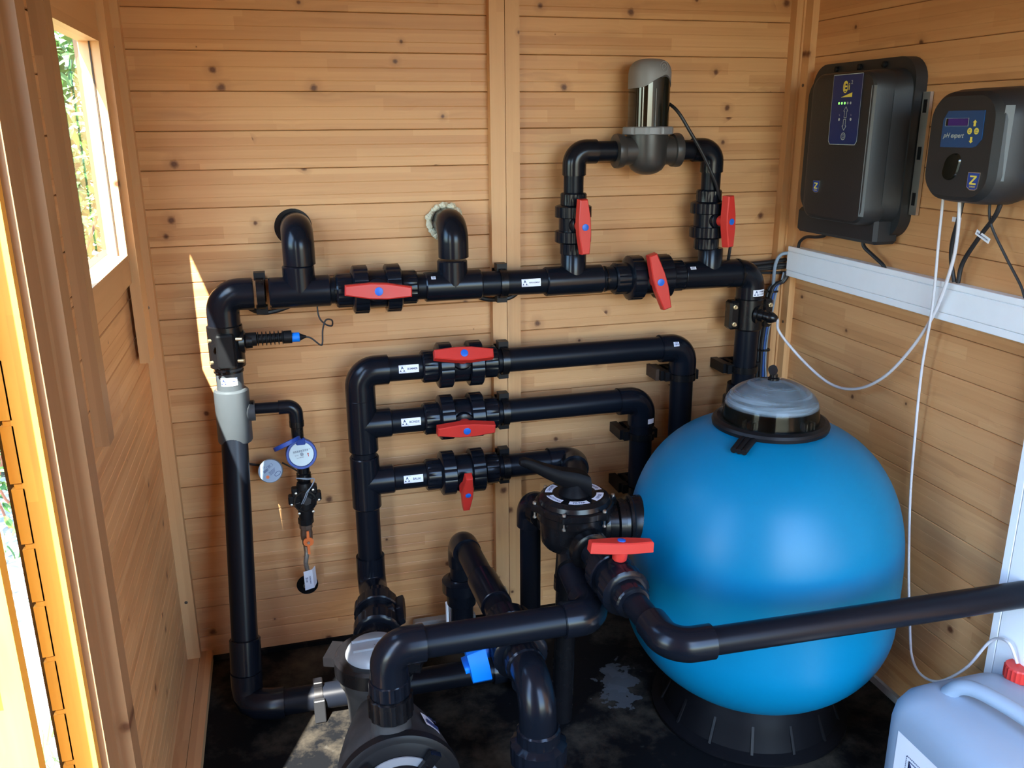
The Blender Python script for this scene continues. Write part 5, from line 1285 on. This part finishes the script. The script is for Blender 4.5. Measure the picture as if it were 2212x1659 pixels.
def z_badge(root, y, z, s, xf):
    O2 = V((xf, 0, 0)); sh = [(-.5, .5), (.5, .5), (.38, -.5), (.2, -.6), (-.2, -.6), (-.5, -.42)]
    b1 = part('badge', MB().prism([(y + a * s * 1.08, z + b_ * s * 1.08) for a, b_ in sh], O2, U_, V_, .0012), 'steel', root, 'silver-edged emblem', smooth=False)
    p2 = MB(); flat(p2, ([(y + a * s, z + b_ * s) for a, b_ in sh], [(0, 1, 2, 3, 4, 5)]), V((xf - .0016, 0, 0)), U_, V_); part('badge_field', p2, 'navy', b1, smooth=False)
    p3 = MB(); k = s * .30; O3 = V((xf - .0020, 0, 0))
    flat(p3, poly2d([(y - k, z + k * 1.1), (y + k, z + k * 1.1), (y + k, z + k * .75), (y - k * .35, z - k * .55), (y + k, z - k * .55), (y + k, z - k * .9), (y - k, z - k * .9), (y - k, z - k * .55), (y + k * .35, z + k * .75), (y - k, z + k * .75)]), O3, U_, V_)
    flat(p3, at2d(text2d('ZODIAC', s * .14, True), y, z - s * .42), O3, U_, V_)
    part('emblem', p3, 'yellow', b1, 'yellow Z emblem', smooth=False)
z_badge(cbx, .288, 1.243, .024, XP + .0005)

dsp = thing('dosing_pump', 'charcoal rounded dosing pump with a blue panel on the right wall', 'dosing pump', (XR, -.74, 1.24))
rings = []
for x_, w_, h_, r_, cy_, cz_ in ((XR, .190, .200, .055, .752, 1.345), (XR - .028, .200, .212, .058, .752, 1.345), (XR - .040, .206, .218, .058, .752, 1.346), (XR - .085, .200, .214, .058, .748, 1.345), (XR - .104, .186, .204, .052, .744, 1.345), (XR - .112, .164, .188, .044, .740, 1.345)):
    rings.append([(x_, -a, b_) for a, b_ in rrect(w_, h_, r_, 9, cy_, cz_)])
part('housing', loft(MB(), rings), 'charcoal', dsp, ang=26)
part('edge_highlight_strip', MB().add([(XR - .1050, -.8345, 1.420), (XR - .0940, -.8455, 1.420), (XR - .0940, -.8440, 1.285), (XR - .1050, -.8300, 1.285)], [(0, 1, 2, 3)]), 'charcoal_highlight', dsp, 'painted highlight along the front edge', smooth=False)
po_ = part('control_panel', MB().prism([(.703, 1.412), (.796, 1.412), (.797, 1.360), (.785, 1.347), (.775, 1.344), (.692, 1.344), (.692, 1.395)][::-1], (XP + .001, 0, 0), U_, V_, .0018), 'panel_blue', dsp, 'blue control panel', smooth=False)
lcd = MB(); O_ = V((XP - .0012, 0, 0)); flat(lcd, poly2d([(.706, 1.3975), (.759, 1.3975), (.759, 1.3845), (.706, 1.3845)]), O_, U_, V_); lc_ = part('display', lcd, 'lcd', po_, 'violet display', smooth=False)
lcd = MB(); flat(lcd, poly2d([(.7005, 1.3975), (.706, 1.3975), (.706, 1.3845), (.7005, 1.3845)]), O_, U_, V_); part('display_edge', lcd, 'gloss_black', po_, smooth=False)
yel = MB(); pal = MB(); ink = MB()
flat(pal, ring2d([(.6995, 1.3985), (.760, 1.3985), (.760, 1.3835), (.6995, 1.3835)], .0012), O_, U_, V_, .0003)
flat(pal, at2d(text2d('pH expert', .0125, True, .35), .7245, 1.3660), O_, U_, V_, .0003)
for (cy_, cz_, fl) in ((.776, 1.3890, 1), (.772, 1.3580, -1)): flat(yel, poly2d([(cy_ + a * .52, cz_ + fl * b_ * .36) for a, b_ in arrow]), O_, U_, V_, .0003)
for cy_ in (.7655, .7825): flat(yel, circ2d(.0060, 20, cy_, 1.3745), O_, U_, V_, .0003)
flat(ink, at2d(text2d('SET', .0036, True), .7655, 1.3760), O_, U_, V_, .0006); flat(ink, at2d(text2d('Esc', .0032, True), .7655, 1.3725), O_, U_, V_, .0006)
flat(ink, at2d(text2d('CAL', .0036, True), .7825, 1.3760), O_, U_, V_, .0006); flat(ink, at2d(text2d('Prime', .0030, True), .7825, 1.3725), O_, U_, V_, .0006)
part('panel_print', yel, 'yellow', po_, 'yellow arrows and buttons', smooth=False); part('panel_lettering', pal, 'pale', po_, 'pale slanted lettering', smooth=False); part('button_print', ink, 'ink', po_, smooth=False)
pw = MB().prism([(.7295 + a + b_ * .22, 1.3070 + b_) for a, b_ in rrect(.040, .052, .019, 7)], (XP + .0005, 0, 0), U_, V_, .0035, .08)
pwo = part('pump_window', pw, 'smoked', dsp, 'dark glossy oval window')
z_badge(dsp, .791, 1.284, .028, XP + .0005)
part('probe_plug', MB().lathe((XR - .045, -.852, 1.288), -Y, [(0, .008), (.016, .008), (.024, .004)], 14), 'blue', dsp, 'blue plug on the side')

# trunking
tk1 = thing('cable_trunking', 'white horizontal cable trunking along the right wall below the boxes', 'trunking', (XR, -.5, .98))
part('back_channel', MB().box((XR - .030, -.925, .985), (XR - .001, -.068, 1.062)), 'white', tk1, smooth=False)
for k, (z0, z1, dx) in enumerate(((1.0508, 1.0640, .0335), (.9985, 1.0498, .0345), (.9815, .9975, .0335))): part('cover_strip', MB().box((XR - dx, -.905, z0), (XR - .028, -.066, z1), .0012), 'white', tk1, smooth=False)
tk2 = thing('cable_trunking', 'white vertical cable trunking at the right edge, behind the canister', 'trunking', (XR, -.97, 0))
part('back_channel', MB().box((XR - .026, -1.055, .004), (XR - .001, -.928, 1.062)), 'white', tk2, smooth=False)
for y0, y1 in ((-.944, -.925), (-1.035, -.9455), (-1.058, -1.0365)): part('cover_strip', MB().box((XR - .032, y0, .004), (XR - .024, y1, .979), .0012), 'white', tk2, smooth=False)
part('corner_cover', MB().box((XR - .036, -1.062, .975), (XR - .024, -.905, 1.066), .0015), 'white', tk2, smooth=False)

# cables
def cable(name, pts, r, mat, label, cat='cable', n=7, seg=9): return solo(name, MB().sweep(bez(pts, n), r, seg), mat, label, cat)
cable('cable', [(1.835, -.215, 1.135), (1.835, -.220, 1.112), (1.838, -.180, 1.102), (1.84, -.130, 1.096), (1.842, -.100, 1.080), (1.842, -.094, 1.062)], .0042, 'cable', 'black cable curving from the control box to the left end of the trunking')
cable('cable', [(1.828, -.385, 1.130), (1.828, -.388, 1.105), (1.834, -.420, 1.085), (1.838, -.452, 1.068), (1.84, -.460, 1.055)], .0046, 'cable', 'black cable from the right underside of the control box to the trunking')
cable('cable', [(1.815, -.700, 1.250), (1.815, -.694, 1.200), (1.825, -.675, 1.150), (1.835, -.668, 1.110), (1.838, -.682, 1.066)], .0044, 'cable', 'black cable under the dosing pump, first one, dropping almost straight')
cable('cable', [(1.815, -.800, 1.252), (1.818, -.785, 1.215), (1.828, -.740, 1.165), (1.836, -.700, 1.110), (1.838, -.692, 1.066)], .0046, 'cable', 'thick black cable slanting under the dosing pump, with a white tag')
cable('cable', [(1.815, -.768, 1.250), (1.820, -.774, 1.200), (1.832, -.810, 1.140), (1.838, -.850, 1.090), (1.838, -.866, 1.066)], .0026, 'cable', 'thin black cable under the dosing pump curving right')
cable('cable', [(1.82, -.905, 1.25), (1.832, -.895, 1.18), (1.838, -.880, 1.110), (1.838, -.868, 1.066)], .0026, 'cable', 'thin black cable at the right edge dropping into the trunking')
cable('cable', [(1.838, -.866, 1.067), (1.832, -.885, 1.072), (1.834, -.93, 1.073)], .0026, 'cable', 'short black cable lying on the trunking at the right edge')
o_ = V((1.812, -.738, 1.180))
tg = solo('cable_tag', MB().box((1.8215, -.775, 1.1665), (1.8225, -.735, 1.1770)), 'sticker', 'white tag on the slanting black cable', 'tag', smooth=False); tg.rotation_euler = (math.radians(22), 0, 0)
ib = MB(); flat(ib, text2d('ALIMENTATION', .0045, True), (1.8210, -.755, 1.1717), U_, V_); io = part('tag_print', ib, 'ink', tg, smooth=False); io.location = (0, 0, 0)
solo('cable_tag', MB().box((1.8155, -.700, 1.193), (1.8165, -.676, 1.203)), 'sticker', 'small white tag on the nearly straight cable under the dosing pump', 'tag', smooth=False)
# translucent tubes
cable('dosing_tube', [INJ - d_ * 0, (1.764, -.165, .848), (1.80, -.25, .790), (1.815, -.34, .757), (1.82, -.43, .770), (1.822, -.52, .820), (1.82, -.605, .905), (1.815, -.662, .995), (1.81, -.700, 1.10), (1.805, -.712, 1.17), (1.80, -.712, 1.245)] if False else
      [tuple(INJ), (1.765, -.160, .842), (1.800, -.235, .775), (1.815, -.335, .742), (1.82, -.430, .757), (1.822, -.520, .812), (1.82, -.600, .900), (1.815, -.662, .995), (1.808, -.700, 1.10), (1.80, -.714, 1.17), (1.795, -.712, 1.245)], .0037, 'tube', 'translucent tube hanging in a deep curve from the injection fitting to the dosing pump', 'tube', 10, 12)
cable('suction_tube', [(1.797, -.664, 1.240), (1.80, -.664, 1.153), (1.81, -.660, 1.010), (1.822, -.640, .860), (1.832, -.636, .690), (1.838, -.640, .547), (1.84, -.665, .370), (1.835, -.700, .235), (1.815, -.740, .190), (1.80, -.790, .180), (1.795, -.850, .205), (1.805, -.905, .275), (1.82, -.940, .360), (1.815, -.985, .385), (1.822, -1.008, .350)], .0030, 'tube', 'translucent tube falling from the dosing pump behind the tank to the canister', 'tube', 10, 12)
# bundle in the right corner
offs = [(0, 0), (.008, .002), (-.008, .003), (.003, -.008), (-.005, -.008), (.012, -.006)]
labs = ('grey cable of the corner bundle, outermost', 'thick black cable of the corner bundle', 'black cable of the corner bundle, left side', 'blue cable of the corner bundle', 'dark cable of the corner bundle behind the blue one', 'thin grey cable at the right of the corner bundle')
mats_ = ('cable_grey', 'cable', 'cable', 'cable_blue', 'cable', 'cable_grey'); rads = (.0048, .0060, .0052, .0040, .0050, .0025)
for k, (a, b_) in enumerate(offs):
    top = [(1.838, -.068, 1.045), (1.812, -.060, 1.040), (1.800, -.054, 1.010)] if k == 0 else [(1.845 - .004 * k, -.060, .990), (1.832 - .002 * k, -.056, .965)]
    pts = top + [(1.800 + a, -.050 + b_, .945), (1.790 + a, -.048 + b_, .870), (1.783 + a, -.046 + b_, .800), (1.784 + a, -.045 + b_, .72), (1.790 + a * 1.6, -.045 + b_, .60), (1.796 + a * 1.8, -.045, .30), (1.80 + a * 1.8, -.045, .03)]
    cable('cable', pts, rads[k], mats_[k], labs[k], n=6)
for zz, lb_ in ((.935, 'upper'), (.765, 'lower')):
    mb = MB(); c = V((1.797 if zz > .9 else 1.786, -.050, zz)); mb.lathe(c, Z, [(0, .0175), (.0001, .019), (.004, .019), (.0041, .0175)], 24); mb.box(c + V((-.026, -.010, 0)), c + V((-.017, -.002, .004)))
    solo('cable_tie', mb, 'gloss_black', '%s black cable tie round the corner cable bundle' % lb_, 'cable tie')
for k, (z0, z1, r) in enumerate(((1.000, 1.010, .006), (.994, 1.003, .005), (.988, .985, .004), (1.012, 1.022, .006))):
    cable('cable', [(1.62 + .05 * k, -.030 + .002 * k, z0), (1.72, -.034 - .003 * k, z0 + .003), (1.79, -.036, (z0 + z1) / 2), (1.852, -.050 + .004 * k, z1)], r, 'cable', ('lowest-lying', 'second', 'thinnest', 'uppermost')[k] + ' black cable coming from behind the top pipe into the corner', n=5)

# ================================================================== canister
jr = thing('chemical_canister', 'milky white plastic canister with a moulded handle and red cap in the front right corner', 'canister', (1.71, -1.14, 0))
JX0, JX1, JY0, JY1, JH = 1.565, 1.852, -1.345, -.945, .325
def jring(z, inset, r): return [(x_, y_, z) for x_, y_ in rrect(JX1 - JX0 - 2 * inset, JY1 - JY0 - 2 * inset, r, 8, (JX0 + JX1) / 2, (JY0 + JY1) / 2)]
rings = [jring(.002, .012, .04), jring(.012, .002, .05), jring(.020, .0, .05), jring(.245, .0, .05), jring(.275, .003, .052), jring(.298, .012, .055), jring(.314, .028, .055), jring(.322, .048, .05), jring(.324, .07, .04)]
part('body', loft(MB(), rings), 'hdpe', jr, 'milky white body', ang=60)
hb = MB(); hy = (-1.03, -1.26)
hb.sweep(bez([(1.655, -1.015, .318), (1.66, -1.035, .345), (1.672, -1.07, .358), (1.69, -1.15, .360), (1.70, -1.23, .352), (1.70, -1.26, .318)], 6), .015, 14)
part('handle', hb, 'hdpe', jr, 'moulded carrying handle')
part('cap', MB().lathe((1.824, -1.012, .318), Z, [(0, .024), (.002, .027, 1), (.026, .027, 1), (.029, .024)], 60, lambda th: 1 - .05 * (1 if math.cos(20 * th) < 0 else 0)), 'red', jr, 'red screw cap', ang=25)
lbm = MB().add([(JX0 - .0008, -1.000, .010), (JX0 - .0008, -1.290, .010), (JX0 - .0008, -1.290, .240), (JX0 - .0008, -1.000, .240)], [(0, 1, 2, 3)])
lo = part('label_sheet', lbm, 'sticker', jr, 'white label sheet', smooth=False)
ib = MB(); O_ = V((JX0 - .0014, 0, 0))
cx_, cz_ = 1.065, .172; s_ = .034
for k in range(16):
    t_ = -s_ + 2 * s_ * (k + .1) / 16; l_ = s_ * .075
    for q in ((t_, s_), (t_, -s_)): flat(ib, poly2d([(cx_ + q[0], cz_ + q[1] - .0011), (cx_ + q[0] + l_, cz_ + q[1] - .0011), (cx_ + q[0] + l_, cz_ + q[1] + .0011), (cx_ + q[0], cz_ + q[1] + .0011)]), O_, U_, V_)
    for q in ((s_, t_), (-s_, t_)): flat(ib, poly2d([(cx_ + q[0] - .0009, cz_ + q[1]), (cx_ + q[0] + .0009, cz_ + q[1]), (cx_ + q[0] + .0009, cz_ + q[1] + l_), (cx_ + q[0] - .0009, cz_ + q[1] + l_)]), O_, U_, V_)
dm = .80 * s_
outl = [(-dm, -dm), (dm, -dm), (dm, dm), (-dm, dm)]
flat(ib, ring2d([(cx_ + a, cz_ + b_) for a, b_ in outl], .0030), O_, U_, V_)
flat(ib, poly2d([(cx_ - dm, cz_ + dm), (cx_ - dm * .55, cz_ + dm * .55), (cx_ - dm, cz_ + .1 * dm)]), O_, U_, V_)
flat(ib, ([(cx_ - .010, cz_ - .002), (cx_, cz_ + .020), (cx_ + .010, cz_ - .002), (cx_ - .006, cz_ - .0), (cx_, cz_ + .014), (cx_ + .006, cz_ - .0)], [(0, 1, 4, 3), (1, 2, 5, 4)]), O_, U_, V_)
flat(ib, at2d(text2d('pH moins', .022, True), 1.175, .170), O_, U_, V_); flat(ib, at2d(text2d('liquide', .016), 1.175, .140), O_, U_, V_)
part('label_print', ib, 'ink', lo, smooth=False)
# thin wire on the floor by the mortar strip
cable('wire', [(1.80, -.80, .010), (1.78, -.835, .012), (1.765, -.86, .008), (1.775, -.90, .007), (1.79, -.915, .010)], .0012, 'cable', 'thin black wire lying on the floor by the right wall', 'wire')
